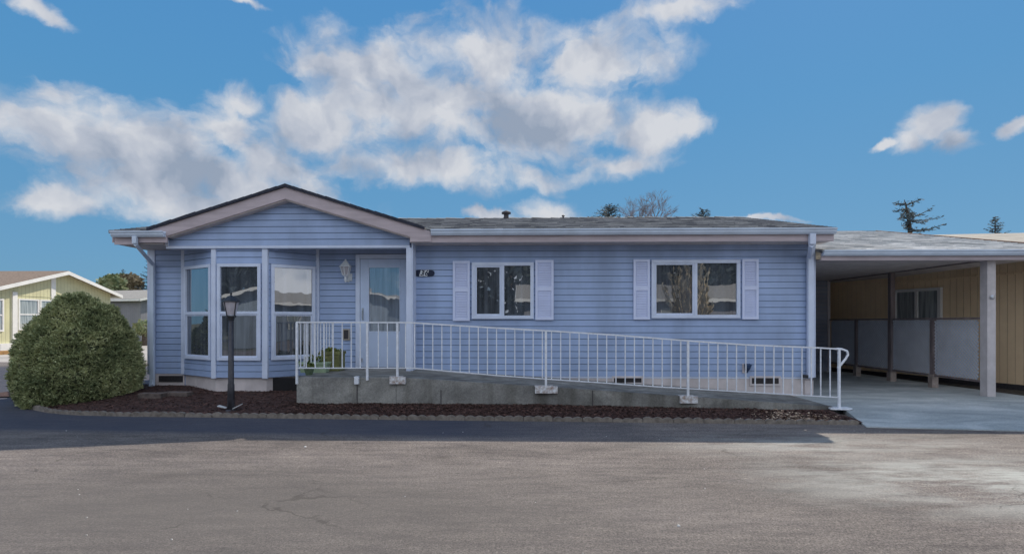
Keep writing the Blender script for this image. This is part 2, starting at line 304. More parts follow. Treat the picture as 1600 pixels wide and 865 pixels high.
# ------------------------------------------------------------------ mesh builder
class MB:
    def __init__(s): s.v = []; s.f = []; s.seams = []  # seams: indices of faces that take the lap_shade tone
    def add(s, vs, fs):
        o = len(s.v); s.v += [Vector(v) for v in vs]; s.f += [tuple(i+o for i in f) for f in fs]; return s
    def box(s, x0, x1, y0, y1, z0, z1):
        if x0 > x1: x0, x1 = x1, x0
        if y0 > y1: y0, y1 = y1, y0
        if z0 > z1: z0, z1 = z1, z0
        return s.add([(x0,y0,z0),(x1,y0,z0),(x1,y1,z0),(x0,y1,z0),(x0,y0,z1),(x1,y0,z1),(x1,y1,z1),(x0,y1,z1)],
              [(0,3,2,1),(4,5,6,7),(0,1,5,4),(1,2,6,5),(2,3,7,6),(3,0,4,7)])
    def obox(s, c, ax, ay, az, hx, hy, hz):
        c = Vector(c); vs = []
        for dz in (-1,1):
            for dx, dy in ((-1,-1),(1,-1),(1,1),(-1,1)): vs.append(c+ax*hx*dx+ay*hy*dy+az*hz*dz)
        return s.add(vs, [(0,3,2,1),(4,5,6,7),(0,1,5,4),(1,2,6,5),(2,3,7,6),(3,0,4,7)])
    def bar(s, p0, p1, w, h, up=Vector((0,0,1))):
        p0 = Vector(p0); p1 = Vector(p1); d = (p1-p0); l = d.length; d.normalize()
        if abs(d.dot(up)) > .99: up = Vector((0,1,0))
        a = d.cross(up).normalized(); b = a.cross(d).normalized()
        return s.obox((p0+p1)/2, d, a, b, l/2, w/2, h/2)
    def prism(s, pts, vec):
        n = len(pts); vec = Vector(vec); a = [Vector(p) for p in pts]
        return s.add(a+[p+vec for p in a], [tuple(range(n)), tuple(range(2*n-1, n-1, -1))]+[(i, i+n, (i+1)%n+n, (i+1)%n) for i in range(n)])
    def tube(s, pts, r, n=8, cap=True):
        pts = [Vector(p) for p in pts]; o = len(s.v); prev = None
        for i, p in enumerate(pts):
            d = (pts[min(i+1, len(pts)-1)]-pts[max(i-1, 0)]).normalized()
            if prev is None: a = d.orthogonal().normalized()
            else: a = (prev-d*prev.dot(d)).normalized()
            prev = a; b = d.cross(a); rr = r[i] if isinstance(r, (list, tuple)) else r
            for k in range(n):
                t = 2*math.pi*k/n; s.v.append(p+a*math.cos(t)*rr+b*math.sin(t)*rr)
        for i in range(len(pts)-1):
            for k in range(n): s.f.append((o+i*n+k, o+i*n+(k+1)%n, o+(i+1)*n+(k+1)%n, o+(i+1)*n+k))
        if cap:
            s.f.append(tuple(o+k for k in reversed(range(n)))); s.f.append(tuple(o+(len(pts)-1)*n+k for k in range(n)))
        return s
    def lathe(s, c, prof, n=16, sq=False):
        c = Vector(c); o = len(s.v)
        for r, z in prof:
            for k in range(n):
                t = 2*math.pi*(k+.5)/n; s.v.append(c+Vector((math.cos(t)*r, math.sin(t)*r, z)))
        for i in range(len(prof)-1):
            for k in range(n): s.f.append((o+i*n+k, o+i*n+(k+1)%n, o+(i+1)*n+(k+1)%n, o+(i+1)*n+k))
        s.f.append(tuple(o+k for k in reversed(range(n)))); s.f.append(tuple(o+(len(prof)-1)*n+k for k in range(n)))
        return s
    def quad(s, a, b, c, d): return s.add([a,b,c,d], [(0,1,2,3)])
    def xform(s, m): s.v = [m @ v for v in s.v]; return s
    def build(s, name, m, parent=None, bevel=0, smooth=False):
        off = Vector((0,0,0)); inv = None
        if parent is not None:
            inv = world(parent).inverted()
        me = bpy.data.meshes.new(name)
        vs = [inv @ v for v in s.v] if inv else s.v
        me.from_pydata([tuple(v) for v in vs], [], s.f); me.update()
        if smooth:
            for p in me.polygons: p.use_smooth = True
        me.materials.append(m if not isinstance(m, str) else M[m])
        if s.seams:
            me.materials.append(M['lap_shade'])
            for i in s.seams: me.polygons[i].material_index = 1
        o = bpy.data.objects.new(name, me); COL.objects.link(o)
        if parent is not None: o.parent = parent
        if bevel:
            bv = o.modifiers.new('bevel', 'BEVEL'); bv.width = bevel; bv.segments = 2; bv.limit_method = 'ANGLE'
        return o
def world(o):
    m = Matrix.Translation(o.location) @ o.rotation_euler.to_matrix().to_4x4()
    if o.parent: m = world(o.parent) @ m
    return m
def thing(name, label, cat, loc=(0,0,0), rz=0, group=None):
    o = bpy.data.objects.new(name, None); COL.objects.link(o); o.location = loc; o.rotation_euler = (0,0,rz)
    o['label'] = label; o['category'] = cat
    if group: o['group'] = group
    o.empty_display_size = .2
    return o
def tag(o, label, cat, group=None, kind=None):
    o['label'] = label; o['category'] = cat
    if group: o['group'] = group
    if kind: o['kind'] = kind
    return o
def struct(o): o['kind'] = 'structure'; return o
def copy_tree(src, loc, rz=0, label=None):
    kids = [c for c in bpy.data.objects if c.parent == src]
    r = src.copy(); COL.objects.link(r); r.location = loc; r.rotation_euler = (0,0,rz)
    if label: r['label'] = label
    for c in kids:
        k = c.copy(); COL.objects.link(k); k.parent = r
        for g in [q for q in bpy.data.objects if q.parent == c]:
            h = g.copy(); COL.objects.link(h); h.parent = k
    return r

def laps(mb, o, dx, nrm, z0, z1, xl, xr, pitch=.1143, proud=.016):
    """lapped siding boards: o origin, dx along wall, nrm outward; xl(z), xr(z) the ends"""
    o = Vector(o); dx = Vector(dx).normalized(); nrm = Vector(nrm).normalized(); z = z0; seams = mb.seams  # seams collects the faces painted as lap shade
    fl = xl if callable(xl) else (lambda z: xl); fr = xr if callable(xr) else (lambda z: xr)
    while z < z1-.004:
        zt = min(z+pitch, z1)
        a, b_, c, d = fl(z), fr(z), fr(zt), fl(zt)
        if b_-a > .01:
            if c < d: c = d = (c+d)/2
            def q(x, zz, n): return o+dx*x+nrm*n+Vector((0,0,zz))
            zk = min(z+pitch*.90, zt); nk = proud*.45
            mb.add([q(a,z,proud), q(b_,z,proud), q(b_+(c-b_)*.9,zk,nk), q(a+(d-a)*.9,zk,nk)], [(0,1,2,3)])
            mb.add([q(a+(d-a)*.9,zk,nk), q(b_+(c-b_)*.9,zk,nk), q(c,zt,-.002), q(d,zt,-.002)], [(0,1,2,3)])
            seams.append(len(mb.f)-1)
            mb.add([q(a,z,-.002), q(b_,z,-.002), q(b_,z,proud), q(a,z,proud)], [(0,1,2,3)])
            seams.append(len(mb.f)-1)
        z += pitch
    return mb

# ------------------------------------------------------------------ THE HOUSE
YF = 9.92; YP = 10.30; YG = 9.66; YB = 9.70; YE = 9.50; YGT = 9.40
XL = -7.20; XR = PX(1271, YF); XPOST = PX(643.5, YG)
ZS = .427                                   # bottom of siding
ZE = PZ(800, 357.5, YGT)                    # gutter top
YR = 13.4; ZR = PZ(900, 342, YR); SL = (ZR-ZE)/(YR-YE)
YBK = 2*YR-YE
XRO = PX(1304, YE)+.0; XLO = -7.34
home = thing('mobile_home', 'long blue lap sided single storey home with front gable, bay window and white shutters', 'house', (-1, YF, 0))
XC = PX(447, YE); ZPK = PZ(447, 291, YE-.04)

# structural body (solid cores behind the siding)
b = MB(); b.box(XL+.02, XR-.02, YP+.02, YBK-.5, .1, 2.84); b.box(XPOST+.02, XR-.02, YF+.012, YP+.02, .1, 2.84)
b.build('wall_core', 'siding', home)
# siding faces
ZT = 2.86
b = MB(); laps(b, (0,YF,0), (1,0,0), (0,-1,0), ZS, 2.90, XPOST-.02, XR-.012); b.build('front_wall', 'siding', home)
b = MB(); laps(b, (0,YP,0), (1,0,0), (0,-1,0), ZS, 2.86, XL+.05, PX(288, YP)); b.build('corner_wall', 'siding', home)
b = MB(); laps(b, (0,YP,0), (1,0,0), (0,-1,0), ZS+.1143, 2.86, PX(497, YP), XPOST+.02)
b.build('entry_wall', 'siding', home)
b = MB(); laps(b, (XPOST+.0,0,0), (0,-1,0), (-1,0,0), ZS, 2.86, -YP, -YF); b.build('entry_side_wall', 'siding', home)
# side walls
ridge_z = lambda y: ZE-.1+SL*(YR-abs(y-YR)-YE)
b = MB(); laps(b, (XR,0,0), (0,1,0), (1,0,0), ZS, 2.84, YF, YBK-.5)
laps(b, (XR,0,0), (0,1,0), (1,0,0), ZS+.1143*22, ZR-.12, lambda z: YR-max(0,(ZR-.1-z)/SL), lambda z: YR+max(0,(ZR-.1-z)/SL)); b.build('end_wall', 'siding', home)
b = MB(); laps(b, (XL,0,0), (0,-1,0), (-1,0,0), ZS, 2.84, -(YBK-.5), -YP)
laps(b, (XL,0,0), (0,-1,0), (-1,0,0), ZS+.1143*22, ZR-.12, lambda z: -YR-max(0,(ZR-.1-z)/SL), lambda z: -YR+max(0,(ZR-.1-z)/SL)); b.build('end_wall', 'siding', home)
# bay
B = [Vector((PX(287,YP),YP,0)), Vector((PX(335,YB),YB,0)), Vector((PX(415,YB),YB,0)), Vector((PX(497,YP),YP,0))]
ZB = PZ(375, 589.5, YB)
core = [v+(Vector((0,.03,.1))) for v in B]
b = MB(); b.prism([v+Vector((0,0,ZB-.1)) for v in core], (0,0,2.84-ZB)); b.build('bay_core', 'siding', home)
bayfaces = []
for i in range(3):
    a, c = B[i], B[i+1]; d = (c-a).normalized(); n = Vector((d.y, -d.x, 0))
    if n.y > 0: n = -n
    b = MB(); laps(b, a, d, n, ZB, 2.84, 0, (c-a).length); b.build('bay_wall', 'siding', home)
    bayfaces.append((a, c, d, n))
for px, Y, w, zb in ((287, YP, .065, ZS-.01), (335, YB, .085, ZB-.015), (415, YB, .10, ZB-.015), (497, YP, .065, ZS-.01)):
    x = PX(px, Y); b = MB(); b.box(x-w/2, x+w/2, Y-.035, Y+.02, zb, 2.835); b.build('corner_trim', 'trim', home, .004)
# skirting
b = MB()
for i in range(3):
    a, c = B[i].copy(), B[i+1].copy(); a.y += .035; c.y += .035
    b.quad(a+Vector((0,0,.05)), c+Vector((0,0,.05)), c+Vector((0,0,ZB)), a+Vector((0,0,ZB)))
b.build('skirting', 'skirt', home)
b = MB(); b.box(XL+.03, PX(288,YP), YP+.0, YP+.015, .05, ZS); b.build('skirting', 'skirt', home)
b = MB(); b.box(XPOST, XR-.02, YF-.004, YF+.01, .0, ZS-.002)
b.build('skirting', 'skirt', home)
# belt line above the skirting
b = MB(); b.box(XPOST, XR-.02, YF-.012, YF-.005, ZS-.03, ZS-.004); b.build('skirting_trim', 'trim', home)
def vent(x0, x1, z0, z1, Y, n=4, frame=True):
    v = MB().box(x0, x1, Y-.018, Y-.006, z0, z1).build('skirting_vent', 'vent', home)
    if frame:
        w = .035; f = MB(); f.box(x0-w,x1+w,Y-.022,Y-.006,z1,z1+w); f.box(x0-w,x1+w,Y-.022,Y-.006,z0-w,z0)
        f.box(x0-w,x0,Y-.022,Y-.006,z0,z1); f.box(x1,x1+w,Y-.022,Y-.006,z0,z1)
        f.build('vent_frame', 'skirt', v)
    s = MB()
    for i in range(7):
        z = z0+(z1-z0)*(i+.5)/7
        s.add([(x0,Y-.019,z-.003),(x1,Y-.019,z-.003),(x1,Y-.024,z+.002),(x0,Y-.024,z+.002)], [(0,1,2,3)])
    s.build('louvre', 'dark', v)
    return v
vent(PX(249,YP), PX(286,YP), PZ(265,596,YP), PZ(265,586.5,YP), YP, frame=False)
vent(PX(959,YF), PX(1002,YF), PZ(980,597,YF), PZ(980,590,YF), YF)
vent(PX(1174,YF), PX(1216,YF), PZ(1195,599,YF), PZ(1195,590,YF), YF)
# crawl-space opening beside the landing
b = MB(); b.box(PX(427,YB+.12), PX(466,YB+.12), YB+.10, YB+.14, .10, ZB-.015); b.build('crawl_opening', 'dark', home)
# entry floor to the threshold (part of house)
# corner trims
for x, Y in ((XR-.05, YF), (XL+.06, YP)):
    b = MB(); b.box(x-.055, x+.055, Y-.03, Y+.02, ZS-.01, 2.86); b.build('corner_trim', 'trim', home, .004)
b = MB(); b.box(XR-.005, XR+.025, YF-.03, YF+.09, ZS-.01, 2.86); b.build('corner_trim', 'trim', home, .004)
b = MB(); b.box(XL-.03, XL+.004, YP-.03, YP+.09, ZS-.01, 2.86); b.build('corner_trim', 'trim', home, .004)

# gable front: header + lapped siding
zh0 = PZ(450, 383.5, YG); hl = PX(262, YG); hr = PX(640, YG)
rakeL = lambda z: XC-(ZPK-.21-z)/((ZPK-PZ(262,371,YE)-.21+.0)/(XC-PX(262,YE)))
slopeG = (ZPK-.225-PZ(262,370,YE))/(XC-PX(262,YE))
b = MB(); laps(b, (0,YG,0), (1,0,0), (0,-1,0), zh0, ZPK-.2, lambda z: max(hl, XC-max(0,(ZPK-.20-z)/slopeG)), lambda z: min(hr, XC+max(0,(ZPK-.20-z)/slopeG)))
b.build('gable_wall', 'siding', home)
b = MB(); b.prism([(hl,YG+.02,zh0+.01),(hr,YG+.02,zh0+.01),(hr,YG+.02,3.0),(XC,YG+.02,ZPK-.2),(hl,YG+.02,3.0)], (0,.1,0)); b.build('gable_core', 'siding', home)
b = MB(); b.box(hl-.02, hr+.01, YG-.024, YG+.15, zh0-.05, zh0-.003); b.build('header_beam', 'trim', home, .004)
b = MB(); b.box(hl-.03, hl+.03, YG-.03, YG+.05, zh0, PZ(262,370,YE)); b.build('corner_trim', 'trim', home, .003)
b = MB(); b.box(XL-.02, XPOST, YG+.15, YP+.02, 2.842, 2.862); b.build('porch_ceiling', 'soffit', home)
b = MB(); b.box(XL+.05, hl-.03, YG+.0, YG+.15, 2.80, 2.86); b.build('porch_beam', 'fascia', home)
# entry post
b = MB(); b.box(PX(635,YG-.03), PX(643.5,YG-.03), YG-.05, YG+.05, .53, zh0-.05); b.build('entry_post', 'trim', home, .006)
b = MB(); b.box(PX(643.5,YG-.03), PX(643.5,YG-.03)+.02, YG-.045, YF, .53, zh0+.08); b.build('corner_trim', 'trim', home, .003)

# main roof
TH = .05
def roofslab(mb, pts, th=TH):
    a = [Vector(p) for p in pts]; mb.prism(a, (0,0,-th))
b = MB(); EO = YE-.06
ez = ZE+.02
def zr(y): return ez+SL*(YR-abs(y-YR)-YE)
slopeR = slopeG; gxe = lambda y: max(0., (ZPK+.02-zr(y))/slopeR)
YM = YE+(ZPK+.02-ez)/SL
roofslab(b, [(XLO,EO,zr(EO)), (XC-gxe(EO),EO,zr(EO)), (XC,YM,zr(YM)), (XC,YR,zr(YR)), (XLO,YR,zr(YR))])
roofslab(b, [(XC+gxe(EO),EO,zr(EO)), (XRO,EO,zr(EO)), (XRO,YR,zr(YR)), (XC,YR,zr(YR)), (XC,YM,zr(YM))])
roofslab(b, [(XLO,YR,zr(YR)), (XRO,YR,zr(YR)), (XRO,YBK+.1,zr(YBK+.1)), (XLO,YBK+.1,zr(YBK+.1))])
def courses(mb, x0, x1, y0, y1, zf, step=.135, seg=.31, up=.010, jit=.004, cut=None):
    y = y0; k = 0; x1f = x1 if callable(x1) else (lambda y: x1c); x1c = x1
    while y < y1:
        x1 = x1f(y); x = x0-(k%2)*seg/2 ; yy = min(y+step, y1)
        while x < x1:
            xa, xb = max(x, x0), min(x+seg-.006, x1); h = up+random.uniform(0, jit)
            if cut and xa < XC+cut(y) and xb > XC-cut(y):
                if xa < XC-cut(y): xb = XC-cut(y)
                elif xb > XC+cut(y): xa = XC+cut(y)
                else: xb = xa
            if xb-xa > .02:
                mb.add([(xa,y,zf(y)+h),(xb,y,zf(y)+h),(xb,yy,zf(yy)+.002),(xa,yy,zf(yy)+.002),(xa,y,zf(y)),(xb,y,zf(y))], [(0,1,2,3),(4,5,1,0)])
            x += seg
        y += step; k += 1
courses(b, XLO, XRO, EO, YR, zr, cut=gxe)
x = XLO
while x < XRO-.1:                                       # ridge caps
    h = random.uniform(.012,.026)
    b.add([(x,YR-.14,zr(YR-.14)+h),(x+.24,YR-.14,zr(YR-.14)+h-.008),(x+.24,YR,zr(YR)+h-.004),(x,YR,zr(YR)+h+.006),(x,YR+.14,zr(YR-.14)+h),(x+.24,YR+.14,zr(YR-.14)+h-.008)],[(0,1,2,3),(3,2,5,4)])
    x += .235
roof = b.build('roof', 'shingle', home)
# cross gable roof
zg = lambda x: ZPK-slopeG*abs(x-XC)
def ymeet(x):
    z = zg(x)+.03; return YE+(z-ez)/SL
b = MB()
xe0 = XC-(ZPK-ez)/slopeG; xe1 = XC+(ZPK-ez)/slopeG
for xe in (xe0, xe1):
    n = 14; yf = YE-.05
    for i in range(n):
        xa = XC+(xe-XC)*i/n; xb = XC+(xe-XC)*(i+1)/n
        A = [(xa,yf,zg(xa)+.03),(xb,yf,zg(xb)+.03),(xb,max(yf,ymeet(xb)),zg(xb)+.03),(xa,max(yf,ymeet(xa)),zg(xa)+.03)]
        if xe < XC: A = [A[1],A[0],A[3],A[2]]
        b.prism(A, (0,0,-.02))
gr = b.build('gable_roof', 'shingle', home)
# jagged dark shingle edge on the rake
b = MB()
for sgn, xe in ((-1, xe0), (1, xe1)):
    L_ = abs(xe-XC); n = int(L_/.14)
    for i in range(n):
        xa = XC+sgn*L_*i/n; xb = XC+sgn*L_*(i+1)/n; j = random.uniform(0,.008)
        b.prism([(xa,YE-.065,zg(xa)-.012),(xb,YE-.065,zg(xb)-.012),(xb,YE-.065,zg(xb)+.034+j),(xa,YE-.065,zg(xa)+.040+j)], (0,.05,0))
b.build('shingle_edge', 'rakeedge', gr)
# rake boards
zb_ = 2.815
xi0 = PX(262,YE); xi1 = PX(641,YE)
for sgn, xi, xo in ((-1, xi0, PX(216,YE)), (1, xi1, PX(674,YE))):
    zi = ZPK-.218-slopeG*abs(xi-XC)
    pts = [(XC,YE-.03,ZPK-.014),(xo,YE-.03,zg(xo)-.014),(xo,YE-.03,zb_),(xi,YE-.03,zb_),(xi,YE-.03,zi),(XC,YE-.03,ZPK-.218)]
    if sgn < 0: pts = pts[::-1]
    MB().prism(pts, (0,.03,0)).build('rake_board', 'fascia', home)
    # thin shadow moulding under the rake
    q = MB(); q.prism([(XC,YE-.0,ZPK-.214),(xi,YE-.0,zi+.004),(xi,YE-.0,zi-.02),(XC,YE-.0,ZPK-.24)] if sgn>0 else [(XC,YE,ZPK-.24),(xi,YE,zi-.02),(xi,YE,zi+.004),(XC,YE,ZPK-.214)], (0,YG-YE,0)); q.build('rake_soffit', 'soffit', home)
# eave fascia & soffits
zf0 = PZ(900,378.0,YE)
b = MB(); b.box(PX(674,YE)-.0, XRO-.02, YE-.015, YE+.01, zf0, ZE-.005); b.build('eave_fascia', 'fascia', home)
b = MB(); b.box(XLO+.07, PX(216,YE), YE-.015, YE+.01, zf0-.02, ZE-.005); b.build('eave_fascia', 'fascia', home)
b = MB(); b.box(PX(640,YE), XRO-.03, YE+.012, YF-.0, zf0+.005, zf0+.02); b.build('soffit', 'soffit', home)
b = MB(); b.box(XLO+.08, hl, YE+.012, YP, zf0-.012, zf0+.0); b.build('soffit', 'soffit', home)
# right overhang rake
for ya, yb in ((YE, YR), (YR, YBK)):
    b = MB(); b.prism([(XRO-.045,ya,zr(ya)-TH-.004),(XRO-.045,yb,zr(yb)-TH-.004),(XRO-.045,yb,zr(yb)-.22),(XRO-.045,ya,zr(ya)-.22)], (.025,0,0)); b.build('rake_board', 'fascia', home)
for ya, yb in ((YE, YR), (YR, YBK)):
    b = MB(); b.prism([(XLO+.02,ya,zr(ya)-TH-.004),(XLO+.02,yb,zr(yb)-TH-.004),(XLO+.02,yb,zr(yb)-.22),(XLO+.02,ya,zr(ya)-.22)], (.025,0,0)); b.build('rake_board', 'fascia', home)
b = MB(); b.prism([(XR,YE+.02,zf0+.0),(XRO-.045,YE+.02,zf0+.0),(XRO-.045,YR,zr(YR)-.21),(XR,YR,zr(YR)-.21)], (0,0,.012)); b.build('soffit', 'soffit', home)
def gutter(x0, x1, Y, zt, name='gutter', parent=home, h=.10, d=.10, m='gutter'):
    prof = [(0,0),(0,-h),(-d*.55,-h),(-d*.8,-h*.62),(-d*.82,-h*.35),(-d,-h*.22),(-d,0),(-d+.012,0),(-d+.012,-h*.15),(-.01,-.03)]
    return MB().prism([(x0,Y+p[0],zt+p[1]) for p in prof], (x1-x0,0,0)).build(name, m, parent)
gutter(PX(673,YGT), PX(1308,YGT), YE-.018, ZE)
gutter(PX(173,YGT), PX(255,YGT), YE-.032, ZE-.012)
# downspouts
b = MB(); yd = YE-.08
pL = [Vector((PX(211,yd),yd,ZE-.10)), Vector((PX(211,yd),yd,2.79)), Vector((PX(238,YP-.07),YP-.07,2.52)), Vector((PX(238,YP-.07),YP-.07,.30)), Vector((PX(237,YP-.15),YP-.15,.20))]
for i in range(4): b.bar(pL[i]+(pL[i]-pL[i+1]).normalized()*-.0, pL[i+1], .078, .06, Vector((0,1,0)))
b.build('downspout', 'gutter', home, .006)
yd = YF-.075; xd = PX(1266,yd)
b = MB()
pr = [Vector((PX(1269,YE-.06),YE-.06,ZE-.10)), Vector((PX(1269,YE-.06),YE-.06,2.74)), Vector((xd,yd,2.58)), Vector((xd,yd,.42))]
for i in range(3): b.bar(pr[i], pr[i+1], .10, .075, Vector((0,1,0)))
b.build('downspout', 'trim', home, .008)
b = MB(); b.bar((PX(1262,yd),yd+.0,.44), (PX(1262,yd)-.1,yd-.01,.45), .07, .06); b.build('downspout_outlet', 'black', home, .01)
b = MB(); b.box(PX(1257,YF-.03), PX(1270,YF-.03), YF-.05, YF-.01, .12, .37); b.build('skirting_post', 'skirt', home)

# windows
def framebox(mb, x0, x1, z0, z1, w, ya, yb):
    mb.box(x0, x1, ya, yb, z1-w, z1); mb.box(x0, x1, ya, yb, z0, z0+w)
    mb.box(x0, x0+w, ya, yb, z0+w, z1-w); mb.box(x1-w, x1, ya, yb, z0+w, z1-w)
def slider(px0, px1, pyt, pyb, lab):
    Y = YF; x0, x1 = PX(px0,Y-.05), PX(px1,Y-.05); z1 = PZ((px0+px1)/2, pyt, Y-.05); z0 = PZ((px0+px1)/2, pyb, Y-.05)
    w = .062; xm = (x0+x1)/2
    f = MB(); framebox(f, x0, x1, z0, z1, w, Y-.055, Y-.016); f.box(xm-.028, xm+.028, Y-.05, Y-.017, z0+w, z1-w)
    fo = f.build('window', 'trim', home, .005); fo['label'] = lab
    q = MB(); framebox(q, x0+w, xm-.028, z0+w, z1-w, .030, Y-.040, Y-.018); q.build('sash', 'trim', fo, .003)
    MB().box(x0+w+.03, xm-.058, Y-.0235, Y-.0205, z0+w+.03, z1-w-.03).build('pane', 'screen', fo)
    MB().box(xm+.028, x1-w, Y-.0235, Y-.0205, z0+w, z1-w).build('pane', 'glass', fo)
    return x0, x1, z0, z1
slider(737, 834, 409.5, 498, 'two pane sliding window nearer the front door')
slider(1018, 1157, 405.5, 497, 'two pane sliding window toward the carport')
def shutter(px0, px1, pyt, pyb):
    Y = YF-.018; x0, x1 = PX(px0,Y-.03), PX(px1,Y-.03); z1 = PZ((px0+px1)/2, pyt, Y-.03); z0 = PZ((px0+px1)/2, pyb, Y-.03)
    s = MB(); w = .042; framebox(s, x0, x1, z0, z1, w, Y-.032, Y); zm = (z0+z1)/2+.02
    s.box(x0+w, x1-w, Y-.032, Y, zm-.035, zm+.035); s.box(x0+w, x1-w, Y-.008, Y-.001, z0+w, z1-w)
    for za, zb in ((z0+w, zm-.035), (zm+.035, z1-w)):
        n = int((zb-za)/.030)
        for i in range(n):
            z = za+(zb-za)*(i+.5)/n
            s.add([(x0+w,Y-.026,z-.013),(x1-w,Y-.026,z-.013),(x1-w,Y-.010,z+.012),(x0+w,Y-.010,z+.012),(x0+w,Y-.008,z-.013),(x1-w,Y-.008,z-.013)], [(0,1,2,3),(4,5,1,0)])
    s.build('shutter', 'shutter', home)
for a in ((707.5,734,407.5,501), (836.5,865,406,499.5), (990,1015.5,405,499), (1160,1185.5,404.5,498.5)): shutter(*a)

def hung(face, t0, t1, z0, z1, zm, lab, cur=False):
    a, c, d, n = face; L_ = (c-a).length
    rot = Matrix(((d.x, -n.x, 0, a.x), (d.y, -n.y, 0, a.y), (0,0,1,0), (0,0,0,1)))      # local x along, local -y outward
    x0, x1 = t0*L_, t1*L_; w = .058
    f = MB(); framebox(f, x0, x1, z0, z1, w, -.055, -.016); f.box(x0+w, x1-w, -.052, -.017, zm-.026, zm+.026)
    fo = f.xform(rot).build('window', 'trim', home, .005); fo['label'] = lab
    q = MB(); framebox(q, x0+w, x1-w, z0+w, zm-.026, .026, -.036, -.018); q.xform(rot).build('sash', 'trim', fo, .003)
    MB().box(x0+w+.026, x1-w-.026, -.0235, -.0205, z0+w+.026, zm-.052).xform(rot).build('pane', 'screen', fo)
    MB().box(x0+w, x1-w, -.0235, -.0205, zm+.026, z1-w).xform(rot).build('pane', 'glass', fo)
zt, zm, zb = PZ(375,411.5,YB-.05), PZ(375,488.5,YB-.05), PZ(375,563,YB-.05)
hung(bayfaces[0], .10, .95, zb, zt, zm, 'left angled double hung window of the bay')
hung(bayfaces[1], .075, .925, zb, zt, zm, 'centre double hung window of the bay')
hung(bayfaces[2], .09, .93, zb, zt, zm, 'right angled double hung window of the bay')

# door
yd = YP; ztp = PZ(600,397,yd-.05); zd0 = .56
x0, x1 = PX(555.5,yd-.05), PX(555.5,yd-.05)+1.16
b = MB(); w = .085
b.box(x0,x0+w,yd-.055,yd,zd0-.03,ztp); b.box(x1-w,x1,yd-.055,yd,zd0-.03,ztp); b.box(x0+w,x1-w,yd-.055,yd,ztp-w,ztp)
dr = b.build('entry_door', 'trim', home, .005)
dx0, dx1, dz1 = x0+w+.004, x1-w-.004, ztp-w-.005
gx0, gx1 = PX(575.5,yd-.04), PX(625.5,yd-.04); gz1, gz0 = PZ(600,416.5,yd-.04), PZ(600,518.5,yd-.04)
b = MB(); ya, yb = yd-.045, yd-.016
b.box(dx0,gx0,ya,yb,zd0,dz1); b.box(gx1,dx1,ya,yb,zd0,dz1); b.box(gx0,gx1,ya,yb,gz1,dz1); b.box(gx0,gx1,ya,yb,zd0,gz0)
b.build('storm_door', 'door', dr, .004)
MB().box(gx0,gx1,yd-.026,yd-.020,gz0,gz1).build('glass_pane', 'dglass', dr)
b = MB(); b.box(gx0,gx1,ya-.004,yd-.027,gz1-.016,gz1-.0); b.box(gx0,gx1,ya-.004,yd-.027,gz0,gz0+.016); b.box(gx0,gx0+.014,ya-.004,yd-.027,gz0+.016,gz1-.016); b.box(gx1-.014,gx1,ya-.004,yd-.027,gz0+.016,gz1-.016)
b.build('glass_trim', 'trim', dr)
# panel relief on the storm door
b = MB(); hx = PX(566.5,yd-.06)
b.box(hx-.014,hx+.014,ya-.012,ya,PZ(566,500,ya),PZ(566,481,ya)); b.tube([(hx,ya-.012,PZ(566,497,ya)),(hx+.0,ya-.05,PZ(566,497,ya)),(hx,ya-.05,PZ(566,486,ya)),(hx,ya-.012,PZ(566,486,ya))], .007, 6)
MB().tube([(hx-.01,ya-.02,PZ(566,559,ya)),(hx-.01,ya-.02,PZ(566,565,ya))], .012, 8).build('door_stop', 'metal', dr)
b.build('door_handle', 'metal', dr)
b = MB(); b.box(dx0,dx1,yd-.05,yd-.004,zd0-.035,zd0-.002); b.build('threshold', 'black', dr)

# roof vents
def pipe(px, py, Yr, r, h, name='vent_pipe'):
    x = PX(px, Yr); z = zr(Yr)
    b = MB(); b.lathe((x,Yr,z), [(r,-.1),(r,h*.65)], 12); b.lathe((x,Yr,z), [(r*1.9,h*.62),(r*1.9,h*.8),(r*.4,h)], 12)
    b.build(name, 'vent', home)
pipe(791, 340, 13.1, .06, .20); pipe(880, 341, 13.2, .02, .09)

# dryer vent hood
b = MB(); xa, xb = PX(1165,YF-.1), PX(1174.5,YF-.1); z1, z0 = PZ(1170,568,YF-.1), PZ(1170,583,YF-.1)
b.add([(xa,YF-.012,z1),(xb,YF-.012,z1),(xb,YF-.11,z1-.02),(xa,YF-.11,z1-.02),(xa+.02,YF-.012,z0),(xb-.04,YF-.012,z0),(xb-.02,YF-.10,z1-.08),(xa,YF-.10,z1-.08)],
      [(0,3,2,1),(3,7,6,2),(4,5,6,7),(0,4,7,3),(1,2,6,5),(0,1,5,4)])
b.build('dryer_vent', 'teal', home)
b = MB(); b.box(PX(1161,YF)-.02,PX(1163,YF),YF-.03,YF-.012,z0,z1); b.build('vent_flange', 'skirt', home)
# wall outlet box by the door
b = MB(); X0, X1 = PX(535.5,YP-.03), PX(546.5,YP-.03); Z1, Z0 = PZ(541,513.5,YP), PZ(541,531,YP)
framebox(b, X0, X1, Z0, Z1, .022, YP-.04, YP-.005); ob = b.build('wall_box', 'beige', home)
MB().box(X0+.022,X1-.022,YP-.03,YP-.018,Z0+.022,Z1-.022).build('box_door', 'vent', ob)

